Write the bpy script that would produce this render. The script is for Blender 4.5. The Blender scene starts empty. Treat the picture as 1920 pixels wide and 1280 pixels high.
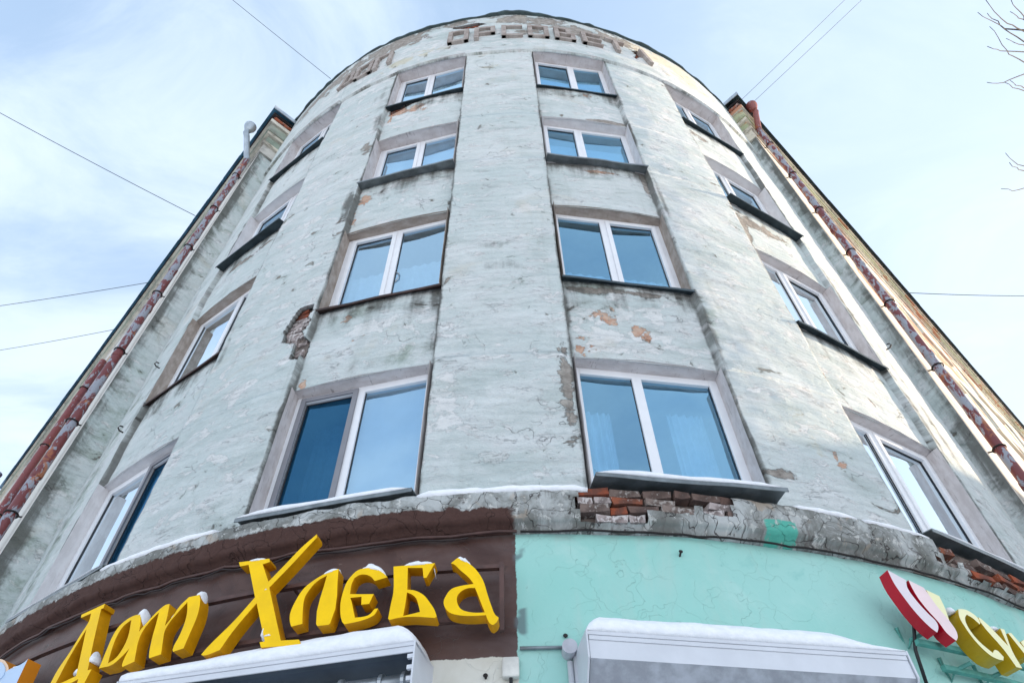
import bpy, bmesh, math, random
import numpy as np
from mathutils import Vector, Matrix, geometry
random.seed(7)
PI = math.pi
sc = bpy.context.scene
COL = sc.collection

# ------------------------------------------------------------------ camera, sky, sun, exposure
D = 12.259          # distance from the photographer to the axis of the round corner
R = 7.8             # radius of the round corner
cam_d = bpy.data.cameras.new('camera'); cam = bpy.data.objects.new('camera', cam_d); COL.objects.link(cam)
cam_d.sensor_width = 36; cam_d.lens = 24.395; cam_d.clip_end = 3000; cam_d.clip_start = .05
cam_d.shift_x = 0.0095; cam_d.shift_y = 0.0006
r2 = Vector((0.99924037, 0.03850286, -0.00601716)); u2 = Vector((0.03377219, -0.77852854, 0.62669988)); fw = Vector((-0.0194452, 0.62642704, 0.77923748))
cam.matrix_world = Matrix(((r2.x, u2.x, -fw.x, 0), (r2.y, u2.y, -fw.y, 0), (r2.z, u2.z, -fw.z, 1.6), (0, 0, 0, 1)))
sc.camera = cam
SUN_AZ = math.radians(74); SUN_EL = math.radians(15)      # azimuth from +Y towards +X
world = bpy.data.worlds.new('World'); sc.world = world; world.use_nodes = True
wn = world.node_tree; wn.nodes.clear()
def WN(t, **k):
    n = wn.nodes.new(t)
    for a, b in k.items(): setattr(n, a, b)
    return n
wo = WN('ShaderNodeOutputWorld'); bg = WN('ShaderNodeBackground'); bg.inputs['Strength'].default_value = 0.13
sky = WN('ShaderNodeTexSky', sky_type='NISHITA', sun_disc=False, sun_elevation=SUN_EL, sun_rotation=SUN_AZ, air_density=1.0, dust_density=1.2, ozone_density=1.6, altitude=150)
tc = WN('ShaderNodeTexCoord'); sep = WN('ShaderNodeSeparateXYZ'); wn.links.new(tc.outputs['Generated'], sep.inputs[0])
zc = WN('ShaderNodeMath', operation='MAXIMUM'); zc.inputs[1].default_value = .12; wn.links.new(sep.outputs['Z'], zc.inputs[0])
dx = WN('ShaderNodeMath', operation='DIVIDE'); dy = WN('ShaderNodeMath', operation='DIVIDE')
wn.links.new(sep.outputs['X'], dx.inputs[0]); wn.links.new(zc.outputs[0], dx.inputs[1]); wn.links.new(sep.outputs['Y'], dy.inputs[0]); wn.links.new(zc.outputs[0], dy.inputs[1])
cb = WN('ShaderNodeCombineXYZ'); wn.links.new(dx.outputs[0], cb.inputs[0]); wn.links.new(dy.outputs[0], cb.inputs[1])
mp = WN('ShaderNodeMapping'); mp.inputs['Rotation'].default_value = (0, 0, .6); mp.inputs['Scale'].default_value = (1.0, 1.7, 1); wn.links.new(cb.outputs[0], mp.inputs[0])
n1 = WN('ShaderNodeTexNoise'); n1.inputs['Scale'].default_value = 2.3; n1.inputs['Detail'].default_value = 9; n1.inputs['Roughness'].default_value = .60; n1.inputs['Distortion'].default_value = .5
wn.links.new(mp.outputs[0], n1.inputs['Vector'])
n2 = WN('ShaderNodeTexNoise'); n2.inputs['Scale'].default_value = .55; n2.inputs['Detail'].default_value = 3; wn.links.new(mp.outputs[0], n2.inputs['Vector'])
ad = WN('ShaderNodeMath', operation='ADD'); wn.links.new(n1.outputs[0], ad.inputs[0]); wn.links.new(n2.outputs[0], ad.inputs[1])
cr = WN('ShaderNodeMapRange'); cr.interpolation_type = 'SMOOTHSTEP'; cr.inputs['From Min'].default_value = .84; cr.inputs['From Max'].default_value = 1.28; cr.inputs['To Max'].default_value = .72
wn.links.new(ad.outputs[0], cr.inputs[0])
# whiter towards the lower sky and towards the sun (thin high cloud)
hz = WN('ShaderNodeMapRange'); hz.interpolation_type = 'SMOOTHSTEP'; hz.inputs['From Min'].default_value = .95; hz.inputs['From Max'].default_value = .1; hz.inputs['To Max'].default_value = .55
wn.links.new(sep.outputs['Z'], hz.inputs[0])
sd = WN('ShaderNodeVectorMath', operation='DOT_PRODUCT'); sd.inputs[1].default_value = (math.sin(SUN_AZ)*math.cos(SUN_EL), math.cos(SUN_AZ)*math.cos(SUN_EL), math.sin(SUN_EL)); wn.links.new(tc.outputs['Generated'], sd.inputs[0])
sr = WN('ShaderNodeMapRange'); sr.interpolation_type = 'SMOOTHSTEP'; sr.inputs['From Min'].default_value = .2; sr.inputs['From Max'].default_value = 1.0; sr.inputs['To Max'].default_value = .6
wn.links.new(sd.outputs['Value'], sr.inputs[0])
def smax(a, b):
    m = WN('ShaderNodeMath', operation='SUBTRACT'); m.inputs[0].default_value = 1; wn.links.new(a, m.inputs[1])
    m2 = WN('ShaderNodeMath', operation='SUBTRACT'); m2.inputs[0].default_value = 1; wn.links.new(b, m2.inputs[1])
    m3 = WN('ShaderNodeMath', operation='MULTIPLY'); wn.links.new(m.outputs[0], m3.inputs[0]); wn.links.new(m2.outputs[0], m3.inputs[1])
    m4 = WN('ShaderNodeMath', operation='SUBTRACT'); m4.inputs[0].default_value = 1; wn.links.new(m3.outputs[0], m4.inputs[1]); return m4.outputs[0]
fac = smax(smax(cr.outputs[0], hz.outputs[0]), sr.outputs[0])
# clear air: Nishita lifted by a thin veil
veil = WN('ShaderNodeMix', data_type='RGBA'); veil.inputs[0].default_value = .6; veil.inputs[7].default_value = (2.25, 3.05, 4.15, 1); wn.links.new(sky.outputs[0], veil.inputs[6])
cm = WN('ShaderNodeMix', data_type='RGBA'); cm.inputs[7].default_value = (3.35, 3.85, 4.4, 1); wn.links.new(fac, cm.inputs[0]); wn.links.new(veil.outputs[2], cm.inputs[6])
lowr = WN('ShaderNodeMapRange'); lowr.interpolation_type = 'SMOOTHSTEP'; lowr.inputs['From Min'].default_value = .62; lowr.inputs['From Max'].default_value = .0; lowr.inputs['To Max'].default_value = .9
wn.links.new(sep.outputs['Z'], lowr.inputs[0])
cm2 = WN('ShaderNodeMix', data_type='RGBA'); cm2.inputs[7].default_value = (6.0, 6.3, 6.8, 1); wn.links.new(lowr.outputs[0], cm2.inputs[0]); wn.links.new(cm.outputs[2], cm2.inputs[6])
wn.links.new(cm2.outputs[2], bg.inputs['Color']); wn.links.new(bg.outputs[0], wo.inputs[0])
sun_d = bpy.data.lights.new('sun', 'SUN'); sun_d.energy = 4.4; sun_d.angle = math.radians(.5); sun_d.color = (1.0, .79, .58)
sun = bpy.data.objects.new('sun', sun_d); COL.objects.link(sun); sun.rotation_euler = (PI/2-SUN_EL, 0, PI-SUN_AZ)
sun.rotation_euler = Vector((math.sin(SUN_AZ)*math.cos(SUN_EL), math.cos(SUN_AZ)*math.cos(SUN_EL), math.sin(SUN_EL))).to_track_quat('Z', 'Y').to_euler()
sc.view_settings.view_transform = 'Standard'; sc.view_settings.look = 'None'; sc.view_settings.exposure = 1.22; sc.view_settings.gamma = 1; sc.view_settings.use_curve_mapping = False
sc.render.engine = 'CYCLES'; sc.cycles.max_bounces = 6; sc.cycles.transparent_max_bounces = 12

# ------------------------------------------------------------------ small helpers
def sm(x, a, b): t = np.clip((x-a)/(b-a), 0, 1); return t*t*(3-2*t)
def vnoise(x, y, seed=0):
    x = np.asarray(x, float); y = np.asarray(y, float)
    xi = np.floor(x).astype(np.int64); yi = np.floor(y).astype(np.int64); fx = x-xi; fy = y-yi
    fx = fx*fx*(3-2*fx); fy = fy*fy*(3-2*fy)
    def h(a, b):
        n = (a*374761393+b*668265263+seed*1442695041) & 0xffffffff
        n = ((n ^ (n >> 13))*1274126177) & 0xffffffff
        return ((n ^ (n >> 16)) & 0xffff)/65535.0
    return (h(xi, yi)*(1-fx)+h(xi+1, yi)*fx)*(1-fy)+(h(xi, yi+1)*(1-fx)+h(xi+1, yi+1)*fx)*fy
def fbm(x, y, o=4, seed=0):
    s = 0; a = .5; t = 0
    for i in range(o): s = s+a*vnoise(np.asarray(x)*2**i, np.asarray(y)*2**i, seed+i*17); t += a; a *= .5
    return s/t
def tag(o, label=None, cat=None, group=None, kind=None):
    if label: o['label'] = label
    if cat: o['category'] = cat
    if group: o['group'] = group
    if kind: o['kind'] = kind
    return o
def empty(name, loc=(0, 0, 0), rz=0, parent=None):
    o = bpy.data.objects.new(name, None); COL.objects.link(o); o.location = loc; o.rotation_euler = (0, 0, rz); o.empty_display_size = .2
    if parent: o.parent = parent
    return o
def mobj(name, me, parent=None):
    o = bpy.data.objects.new(name, me); COL.objects.link(o)
    if parent: o.parent = parent
    return o
def mesh(name, vs, fs, mat, parent=None, uv=None, smooth=False, mats=None, mi=None, recalc=True):
    me = bpy.data.meshes.new(name); me.from_pydata([tuple(v) for v in vs], [], fs)
    if uv is not None:
        l = me.uv_layers.new(name='wall'); vi = np.zeros(len(me.loops), int); me.loops.foreach_get('vertex_index', vi)
        l.data.foreach_set('uv', np.asarray(uv, float)[vi].ravel())
    if recalc:
        bm = bmesh.new(); bm.from_mesh(me); bmesh.ops.recalc_face_normals(bm, faces=bm.faces); bm.to_mesh(me); bm.free()
    for m in (mats or [mat]): me.materials.append(m)
    if mi is not None: me.polygons.foreach_set('material_index', mi)
    if smooth: me.polygons.foreach_set('use_smooth', [True]*len(me.polygons))
    return mobj(name, me, parent)
class MB:
    def __init__(s): s.v = []; s.f = []
    def box(s, a, b, c=None):
        n = len(s.v); x0, y0, z0 = a; x1, y1, z1 = b
        s.v += [(x0, y0, z0), (x1, y0, z0), (x1, y1, z0), (x0, y1, z0), (x0, y0, z1), (x1, y0, z1), (x1, y1, z1), (x0, y1, z1)]
        s.f += [tuple(n+i for i in q) for q in ((0, 3, 2, 1), (4, 5, 6, 7), (0, 1, 5, 4), (1, 2, 6, 5), (2, 3, 7, 6), (3, 0, 4, 7))]; return s
    def hexa(s, p):
        n = len(s.v); s.v += [tuple(q) for q in p]
        s.f += [tuple(n+i for i in q) for q in ((0, 3, 2, 1), (4, 5, 6, 7), (0, 1, 5, 4), (1, 2, 6, 5), (2, 3, 7, 6), (3, 0, 4, 7))]; return s
    def prism(s, prof, x0, x1):   # profile in (y, z), extruded along x
        n = len(s.v); k = len(prof)
        s.v += [(x0, y, z) for y, z in prof]+[(x1, y, z) for y, z in prof]
        s.f += [tuple(n+(i if j == 0 else i) for i in range(k))[::-1] for j in (0,)]+[tuple(n+k+i for i in range(k))]
        s.f += [(n+i, n+(i+1) % k, n+k+(i+1) % k, n+k+i) for i in range(k)]; return s
    def tube(s, pts, r, seg=8, cap=True):
        pts = [Vector(p) for p in pts]; rr = r if isinstance(r, (list, tuple)) else [r]*len(pts); rings = []
        ref = Vector((0, 0, 1))
        for i, p in enumerate(pts):
            t = (pts[min(i+1, len(pts)-1)]-pts[max(i-1, 0)]).normalized()
            a = t.cross(ref)
            if a.length < .05: a = t.cross(Vector((1, 0.3, 0)))
            a.normalize(); b = t.cross(a); n = len(s.v)
            s.v += [tuple(p+(a*math.cos(2*PI*k/seg)+b*math.sin(2*PI*k/seg))*rr[i]) for k in range(seg)]; rings.append(n)
        for i in range(len(rings)-1):
            for k in range(seg): s.f.append((rings[i]+k, rings[i]+(k+1) % seg, rings[i+1]+(k+1) % seg, rings[i+1]+k))
        if cap: s.f.append(tuple(rings[0]+k for k in range(seg))[::-1]); s.f.append(tuple(rings[-1]+k for k in range(seg)))
        return s
    def build(s, name, mat, parent=None, bevel=0, smooth=False):
        o = mesh(name, s.v, s.f, mat, parent, smooth=smooth)
        if bevel:
            m = o.modifiers.new('bevel', 'BEVEL'); m.width = bevel; m.segments = 2; m.limit_method = 'ANGLE'; m.angle_limit = .6
        return o
def cyl(th, z, r): th = math.radians(th); return (r*math.sin(th), D-r*math.cos(th), z)

# ------------------------------------------------------------------ material helper
class NT:
    def __init__(s, name):
        s.m = bpy.data.materials.new(name); s.m.use_nodes = True; s.t = s.m.node_tree; s.t.nodes.clear()
        s.out = s.t.nodes.new('ShaderNodeOutputMaterial')
    def N(s, t, ins=None, **k):
        n = s.t.nodes.new(t)
        for a, b in k.items(): setattr(n, a, b)
        for a, b in (ins or {}).items(): s.set(n.inputs[a], b)
        return n
    def set(s, i, v):
        if hasattr(v, 'is_output'): s.t.links.new(v, i)
        elif hasattr(i.default_value, '__len__') and not hasattr(v, '__len__'): i.default_value = (v, v, v, 1)[:len(i.default_value)]
        else:
            if hasattr(v, '__len__') and len(v) == 3 and len(i.default_value) == 4: v = (*v, 1)
            i.default_value = v
    def math(s, op, a, b=None, c=None):
        n = s.N('ShaderNodeMath', operation=op); s.set(n.inputs[0], a)
        if b is not None: s.set(n.inputs[1], b)
        if c is not None: s.set(n.inputs[2], c)
        return n.outputs[0]
    def uv(s): return s.N('ShaderNodeUVMap', uv_map='wall').outputs[0]
    def obj(s): return s.N('ShaderNodeTexCoord').outputs['Object']
    def map(s, v, scale=(1, 1, 1), loc=(0, 0, 0)): return s.N('ShaderNodeMapping', {'Vector': v, 'Scale': scale, 'Location': loc}).outputs[0]
    def noise(s, v, scale, det=4, rough=.55, dist=0): return s.N('ShaderNodeTexNoise', {'Vector': v, 'Scale': scale, 'Detail': det, 'Roughness': rough, 'Distortion': dist}).outputs[0]
    def ss(s, v, a, b, lo=0., hi=1.):
        n = s.N('ShaderNodeMapRange', {'Value': v, 'From Min': a, 'From Max': b, 'To Min': lo, 'To Max': hi}); n.interpolation_type = 'SMOOTHSTEP'; return n.outputs[0]
    def mix(s, f, a, b, bt='MIX'):
        n = s.N('ShaderNodeMix', data_type='RGBA', blend_type=bt); s.set(n.inputs[0], f); s.set(n.inputs[6], a); s.set(n.inputs[7], b); return n.outputs[2]
    def attr(s, n): return s.N('ShaderNodeAttribute', attribute_name=n).outputs['Fac']
    def bump(s, h, strength=.3, dist=.02, nrm=None):
        n = s.N('ShaderNodeBump', {'Height': h, 'Strength': strength, 'Distance': dist})
        if nrm is not None: s.set(n.inputs['Normal'], nrm)
        return n.outputs[0]
    def bsdf(s, col, rough=.8, nrm=None, metal=0, spec=.3, **k):
        n = s.N('ShaderNodeBsdfPrincipled', {'Base Color': col, 'Roughness': rough, 'Metallic': metal, 'Specular IOR Level': spec})
        if nrm is not None: s.set(n.inputs['Normal'], nrm)
        for a, b in k.items(): s.set(n.inputs[a.replace('_', ' ')], b)
        s.t.links.new(n.outputs[0], s.out.inputs[0]); return s.m
def simple(name, col, rough=.5, metal=0, var=.15, scale=6, bump=.1, spec=.4, dark=(.03, .03, .03), speck=0.0, **k):
    t = NT(name); o = t.obj(); n = t.noise(o, scale, 5, .6)
    c = t.mix(t.ss(n, .35, .7), tuple(x*(1-var) for x in col), tuple(min(1, x*(1+var)) for x in col))
    if speck:
        s_ = t.noise(o, scale*5, 6, .7); c = t.mix(t.ss(s_, .75-speck, .78-speck), c, dark)
    return t.bsdf(c, t.ss(n, .3, .7, rough*.85, min(1, rough*1.15)), t.bump(t.noise(o, scale*6, 4), bump, .01), metal, spec, **k)

def cracks(t, uv, scale, width, seedloc=(0, 0, 0), gate=(.5, .6)):
    w = t.noise(uv, 1.3, 5, .65); warp = t.N('ShaderNodeVectorMath', {0: uv, 1: t.N('ShaderNodeTexNoise', {'Vector': uv, 'Scale': 2.2, 'Detail': 4}).outputs['Color']}, operation='ADD').outputs[0]
    v = t.N('ShaderNodeTexVoronoi', {'Vector': t.map(warp, (1, 1, 1), seedloc), 'Scale': scale}, feature='DISTANCE_TO_EDGE', voronoi_dimensions='2D').outputs['Distance']
    line = t.ss(v, 0, width, 1, 0)
    return t.math('MULTIPLY', line, t.ss(w, *gate))
def plaster_material():
    t = NT('worn pale green plaster'); uv = t.uv()
    big = t.noise(uv, .35, 4); mid = t.noise(t.map(uv, (1, 1.5, 1)), 1.8, 8, .62, .3); fine = t.noise(uv, 9, 8, .65)
    flake = t.noise(t.map(uv, (1, 1.7, 1), (3, 5, 0)), 3.2, 9, .6, .5)
    stroke = t.noise(t.map(uv, (1, 4.5, 1), (9, 1, 0)), 2.6, 9, .66, .8)
    edge = t.noise(t.map(uv, (1, 1.2, 1), (1, 8, 0)), 2.4, 9, .68, .6)
    def attm(n, gain=1.0, a=.44, b=.50): return t.ss(t.math('MULTIPLY_ADD', t.math('SUBTRACT', edge, .5), gain*2.4, t.attr(n)), a, b)
    c = t.mix(t.ss(big, .38, .62), (.60, .64, .625), (.525, .59, .578))
    c = t.mix(t.ss(mid, .45, .72, 0, .85), c, (.64, .655, .65))
    c = t.mix(t.ss(mid, .30, .45, .4, 0), c, (.43, .50, .485))
    pale = t.ss(t.math('ADD', flake, t.math('MULTIPLY', t.attr('white'), .16)), .58, .62)
    c = t.mix(t.math('MULTIPLY', pale, .62), c, (.78, .765, .75))
    crumb = t.noise(t.map(uv, (1, 1.6, 1), (5, 5, 0)), 16, 7, .72, .6); c = t.mix(t.ss(crumb, .56, .66, 0, .45), c, (.76, .76, .74)); c = t.mix(t.ss(crumb, .42, .33, 0, .32), c, (.38, .43, .43))
    hair = t.noise(t.map(uv, (1, 3.2, 1), (2, 7, 0)), 2.3, 6, .62, 1.2); hair2 = t.noise(t.map(uv, (1, 2.2, 1), (8, 3, 0)), 5.0, 6, .6, 1.0)
    hl = t.math('MULTIPLY', t.ss(t.math('ABSOLUTE', t.math('SUBTRACT', hair, .5)), .0, .010, 1, 0), t.ss(mid, .54, .64)); hl2 = t.math('MULTIPLY', t.ss(t.math('ABSOLUTE', t.math('SUBTRACT', hair2, .52)), .0, .014, 1, 0), t.ss(flake, .57, .64))
    hl = t.math('MAXIMUM', hl, hl2); c = t.mix(t.math('MULTIPLY', hl, .12), c, (.25, .29, .29))  # darker lines paint in the shading of the trowel ridges
    c = t.mix(t.ss(t.noise(t.map(uv, (1, 2.5, 1), (4, 4, 0)), 8, 7, .7, .5), .56, .68, 0, .35), c, (.36, .40, .40))
    smud = t.noise(t.map(uv, (.8, 1.9, 1), (6, 2, 0)), 1.5, 7, .6, .5); c = t.mix(t.ss(smud, .50, .70, 0, .55), c, (.385, .45, .43)); c = t.mix(t.ss(smud, .46, .32, 0, .5), c, (.70, .735, .73))
    c = t.mix(t.math('MULTIPLY', t.ss(stroke, .57, .72), .42), c, (.33, .39, .39))
    c = t.mix(t.math('MULTIPLY', t.ss(stroke, .36, .27), .45), c, (.70, .72, .71))
    c = t.mix(t.math('MULTIPLY', attm('ochre', 1, .35, .75), .6), c, (.60, .53, .36))
    c = t.mix(t.math('MULTIPLY', attm('moss_shade', 1, .15, .65), .6), c, (.24, .31, .24))
    c = t.mix(t.math('MULTIPLY', attm('cream', .6, .35, .6), .8), c, (.70, .62, .47))
    gm = attm('grey', 1, .33, .42)
    c = t.mix(t.math('MULTIPLY', gm, .9), c, t.mix(t.ss(fine, .4, .65), (.23, .195, .165), (.38, .34, .30)))
    sm_ = t.math('MULTIPLY', attm('salmon', 1, .40, .44), t.ss(t.math('MULTIPLY_ADD', t.math('SUBTRACT', t.noise(t.map(uv, (1, 1, 1), (6, 6, 0)), 6.5, 6, .62, .4), .5), 1.5, t.math('MULTIPLY', t.attr('salmon'), 1.0)), .35, .38))
    c = t.mix(t.math('MULTIPLY', sm_, .9), c, t.mix(t.ss(fine, .4, .6), (.52, .27, .17), (.60, .42, .31)))
    drip = t.noise(t.map(uv, (9, .55, 1), (3, 9, 0)), 1.3, 6, .62, .3); drip2 = t.noise(t.map(uv, (5, .25, 1), (1, 2, 0)), 1.1, 5, .6)
    c = t.mix(t.ss(drip2, .56, .74, 0, .28), c, (.36, .40, .37)); c = t.mix(t.ss(t.noise(uv, .8, 5, .6, .8), .58, .70, 0, .35), c, (.55, .51, .42))
    dirt = t.math('MULTIPLY_ADD', t.math('SUBTRACT', edge, .5), 1.5, t.math('MULTIPLY', t.attr('grime_shade'), t.math('MULTIPLY_ADD', drip, 1.8, .15)))  # grime plus the shade line painted under the parapet ledge
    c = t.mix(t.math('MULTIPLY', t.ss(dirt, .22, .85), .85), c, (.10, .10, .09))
    c = t.mix(t.math('MULTIPLY', t.ss(t.noise(uv, 45, 3), .68, .74), .25), c, (.25, .27, .26))
    ck = cracks(t, uv, 1.1, .006, gate=(.53, .6)); ck2 = cracks(t, uv, 3.4, .012, (4, 2, 0), gate=(.62, .70)); ckk = t.math('MULTIPLY', t.math('MAXIMUM', ck, ck2), .7)
    c = t.mix(t.math('MULTIPLY', ckk, .75), c, (.10, .095, .09))
    pits = t.ss(t.noise(uv, 3.3, 2), .80, .82); c = t.mix(pits, c, (.10, .09, .08))
    h = t.math('ADD', t.math('ADD', t.math('MULTIPLY', mid, 1.1), t.math('MULTIPLY', crumb, .22)), t.math('MULTIPLY', fine, .16))
    h = t.math('ADD', h, t.math('MULTIPLY', stroke, .8)); h = t.math('ADD', h, t.math('MULTIPLY', pale, -.12))
    h = t.math('SUBTRACT', h, t.math('MULTIPLY', hl, .12)); h = t.math('SUBTRACT', h, t.math('MULTIPLY', ckk, .35)); h = t.math('SUBTRACT', h, t.math('MULTIPLY', gm, .35)); h = t.math('SUBTRACT', h, t.math('MULTIPLY', sm_, .25))
    return t.bsdf(c, .88, t.bump(h, 1.0, .045), 0, .2)
def lower_material():
    t = NT('painted ground floor plaster'); uv = t.uv(); sp = t.N('ShaderNodeSeparateXYZ', {0: uv}); u, z = sp.outputs[0], sp.outputs[1]
    big = t.noise(uv, .5, 4); mid = t.noise(uv, 2.5, 7, .6, .4); fine = t.noise(uv, 14, 8, .65); jag = t.noise(uv, 12, 6, .7)
    turq = t.mix(t.ss(big, .35, .65), (.29, .59, .52), (.36, .63, .57)); turq = t.mix(t.ss(mid, .5, .75, 0, .6), turq, (.45, .68, .62)); turq = t.mix(t.ss(mid, .42, .3, 0, .5), turq, (.22, .50, .45)); turq = t.mix(t.ss(t.noise(t.map(uv, (2.2, .5, 1), (5, 5, 0)), 1.1, 6, .6, .4), .5, .7, 0, .45), turq, (.42, .58, .52)); turq = t.mix(t.ss(t.noise(uv, 30, 4), .66, .74, 0, .35), turq, (.2, .34, .3))
    cream = t.mix(t.ss(mid, .4, .65), (.60, .58, .50), (.68, .67, .60))
    brown = t.mix(t.ss(mid, .35, .65), (.064, .031, .025), (.10, .053, .042)); brown = t.mix(t.ss(fine, .66, .72, 0, .5), brown, (.25, .2, .17)); brown = t.mix(t.ss(t.noise(t.map(uv, (.6, 1.6, 1), (3, 3, 0)), 1.6, 5, .6, .5), .48, .72, 0, .7), brown, (.135, .095, .09)); brown = t.mix(t.ss(t.noise(uv, 3.0, 7, .7, .8), .60, .70, 0, .6), brown, (.035, .022, .018))  # paler purple-grey blotches paint sheen highlights into the brown
    uu = t.math('MULTIPLY_ADD', t.math('SUBTRACT', jag, .5), .05, u); zz = t.math('MULTIPLY_ADD', t.math('SUBTRACT', jag, .5), .05, z)
    left = t.ss(uu, -.058, -.050, 1, 0); hi = t.ss(zz, 3.850, 3.858)
    c = t.mix(left, turq, t.mix(hi, cream, brown))
    # old grey overpaint along the colour break
    gp = t.math('MULTIPLY', t.math('MULTIPLY', t.ss(u, -.09, -.05), t.ss(u, .03, -.01)), t.ss(t.noise(uv, 2.3, 3), .55, .6)); c = t.mix(t.math('MULTIPLY', gp, .8), c, (.12, .16, .17))
    ck = t.math('MAXIMUM', cracks(t, uv, 1.9, .006, (2, 3, 0), (.48, .60)), cracks(t, uv, 3.4, .008, (7, 3, 0), (.40, .52)))
    c = t.mix(t.math('MULTIPLY', ck, t.math('MULTIPLY_ADD', left, -.15, .32)), c, (.14, .24, .22))
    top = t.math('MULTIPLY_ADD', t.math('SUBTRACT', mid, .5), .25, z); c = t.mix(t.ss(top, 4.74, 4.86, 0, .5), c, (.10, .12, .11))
    rg = t.math('MULTIPLY_ADD', left, -.36, .8)
    h = t.math('ADD', t.math('MULTIPLY', mid, .7), t.math('MULTIPLY', fine, .15)); h = t.math('SUBTRACT', h, t.math('MULTIPLY', ck, .3))
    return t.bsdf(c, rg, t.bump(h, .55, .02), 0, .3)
def wing_material(name, c0, c1, c2):
    t = NT(name); uv = t.uv(); mid = t.noise(uv, 1.1, 8, .62, .4); fine = t.noise(t.map(uv, (1, 1, 1), (3, 2, 0)), 3.0, 9, .68, .6)
    c = t.mix(t.ss(mid, .35, .65), c0, c1); c = t.mix(t.ss(fine, .60, .64, 0, .8), c, c2)
    dirt = t.math('MULTIPLY_ADD', t.math('SUBTRACT', fine, .5), 1.7, t.attr('grime_shade')); c = t.mix(t.ss(dirt, .3, 1.0, 0, .75), c, (.14, .13, .12))
    s_ = t.math('MULTIPLY_ADD', t.math('SUBTRACT', mid, .5), 2.2, t.attr('salmon')); c = t.mix(t.ss(s_, .45, .5, 0, .9), c, (.45, .19, .10))
    return t.bsdf(c, .88, t.bump(t.math('ADD', mid, t.math('MULTIPLY', fine, .5)), .7, .03), 0, .2)
def reveal_material(name, c0, c1, streak):
    t = NT(name); uv = t.uv(); n = t.noise(uv, 5, 6, .6); st = t.noise(t.map(uv, (14, 1.6, 1)), 1.6, 6, .7)
    c = t.mix(t.ss(n, .35, .65), c0, c1); c = t.mix(t.ss(st, .58, .66, 0, streak), c, (.16, .14, .14))
    return t.bsdf(c, .9, t.bump(t.math('ADD', t.math('MULTIPLY', st, .5), n), .5, .015), 0, .2)
def brick_material(name, c0, c1, lime, limec=(.50, .46, .43)):
    t = NT(name); o = t.obj(); g = t.N('ShaderNodeObjectInfo').outputs['Random']; n = t.noise(o, 9, 6, .65); f = t.noise(o, 22, 6, .7)
    c = t.mix(g, c0, c1); c = t.mix(t.ss(t.noise(o, 5, 4), .45, .65, 0, .7), c, (.07, .05, .045)); c = t.mix(t.ss(t.math('ADD', t.noise(o, 16, 8, .75, .6), t.math('MULTIPLY', g, .12)), .66-lime, .74-lime), c, limec); c = t.mix(t.ss(f, .6, .68, 0, .6), c, (.06, .045, .04))
    return t.bsdf(c, .92, t.bump(n, .8, .02), 0, .2)
def pipe_material(name='flaking red paint on old tin', red=(.15, .030, .032), grey=(.27, .29, .34), th=.49, rust=(.36, .12, .035)):
    t = NT(name); o = t.obj(); n = t.noise(t.map(o, (1, 1, .42)), 10, 9, .66, .8); n2 = t.noise(t.map(o, (1, 1, .6), (5, 1, 2)), 5, 6, .6, .4)
    c = t.mix(t.ss(n, th, th+.03), red, grey); c = t.mix(t.ss(n2, .6, .66, 0, .8), c, rust); c = t.mix(t.ss(t.noise(o, 26, 4), .66, .7, 0, .6), c, (.05, .02, .02))
    return t.bsdf(c, t.ss(n, .4, .6, .42, .7), t.bump(n, .6, .01), 0, .5)
def snow_material():
    t = NT('settled snow'); o = t.obj(); n = t.noise(o, 14, 6, .6)
    return t.bsdf(t.mix(t.ss(n, .3, .7), (.80, .82, .85), (.90, .91, .93)), .75, t.bump(n, .5, .02), 0, .3)
def glass_material(name, tint, refl=(.60, .83, 1.0), base_r=.30, gain=1.6, body=0.0, bodyc=(.1, .2, .3)):
    t = NT(name); o = t.obj(); nr = t.bump(t.noise(o, 1.6, 2), .03, .02)
    gl = t.N('ShaderNodeBsdfGlossy', {'Color': refl, 'Roughness': .015, 'Normal': nr}); tr = t.N('ShaderNodeBsdfTransparent', {'Color': tint})
    fr = t.math('MINIMUM', t.math('MULTIPLY_ADD', t.N('ShaderNodeFresnel', {'IOR': 1.5}).outputs[0], gain, t.math('MULTIPLY_ADD', t.N('ShaderNodeObjectInfo').outputs['Random'], .16, base_r-.08)), .92)
    base = tr.outputs[0]
    if body: df = t.N('ShaderNodeBsdfDiffuse', {'Color': bodyc}); mx0 = t.N('ShaderNodeMixShader', {0: body, 1: tr.outputs[0], 2: df.outputs[0]}); base = mx0.outputs[0]
    mx = t.N('ShaderNodeMixShader', {0: fr, 1: base, 2: gl.outputs[0]}); t.t.links.new(mx.outputs[0], t.out.inputs[0]); return t.m
M = {}
M['wall'] = plaster_material(); M['lower'] = lower_material()
M['wing_l'] = wing_material('cream and grey wing plaster', (.56, .54, .49), (.63, .62, .58), (.46, .50, .46))
M['wing_r'] = wing_material('warm cream wing plaster', (.62, .56, .47), (.70, .65, .57), (.52, .40, .30))
M['green'] = wing_material('olive green cornice paint', (.36, .40, .24), (.46, .47, .31), (.46, .24, .12))
M['green_l'] = wing_material('grey green cornice paint', (.26, .33, .26), (.42, .44, .38), (.34, .26, .22))
M['cream'] = wing_material('limewashed cornice moulding', (.62, .57, .46), (.72, .69, .60), (.42, .36, .26))
M['reveal'] = reveal_material('brushed grey reveal plaster', (.50, .46, .45), (.60, .57, .565), .6)
M['reveal_smooth'] = reveal_material('smooth reveal plaster', (.58, .56, .56), (.66, .645, .645), .12)
M['reveal_rough'] = reveal_material('bare brown reveal render', (.28, .235, .20), (.40, .35, .31), .35)
M['mortar'] = simple('old lime mortar', (.20, .165, .145), .95, var=.35, scale=10, bump=.8)
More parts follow.
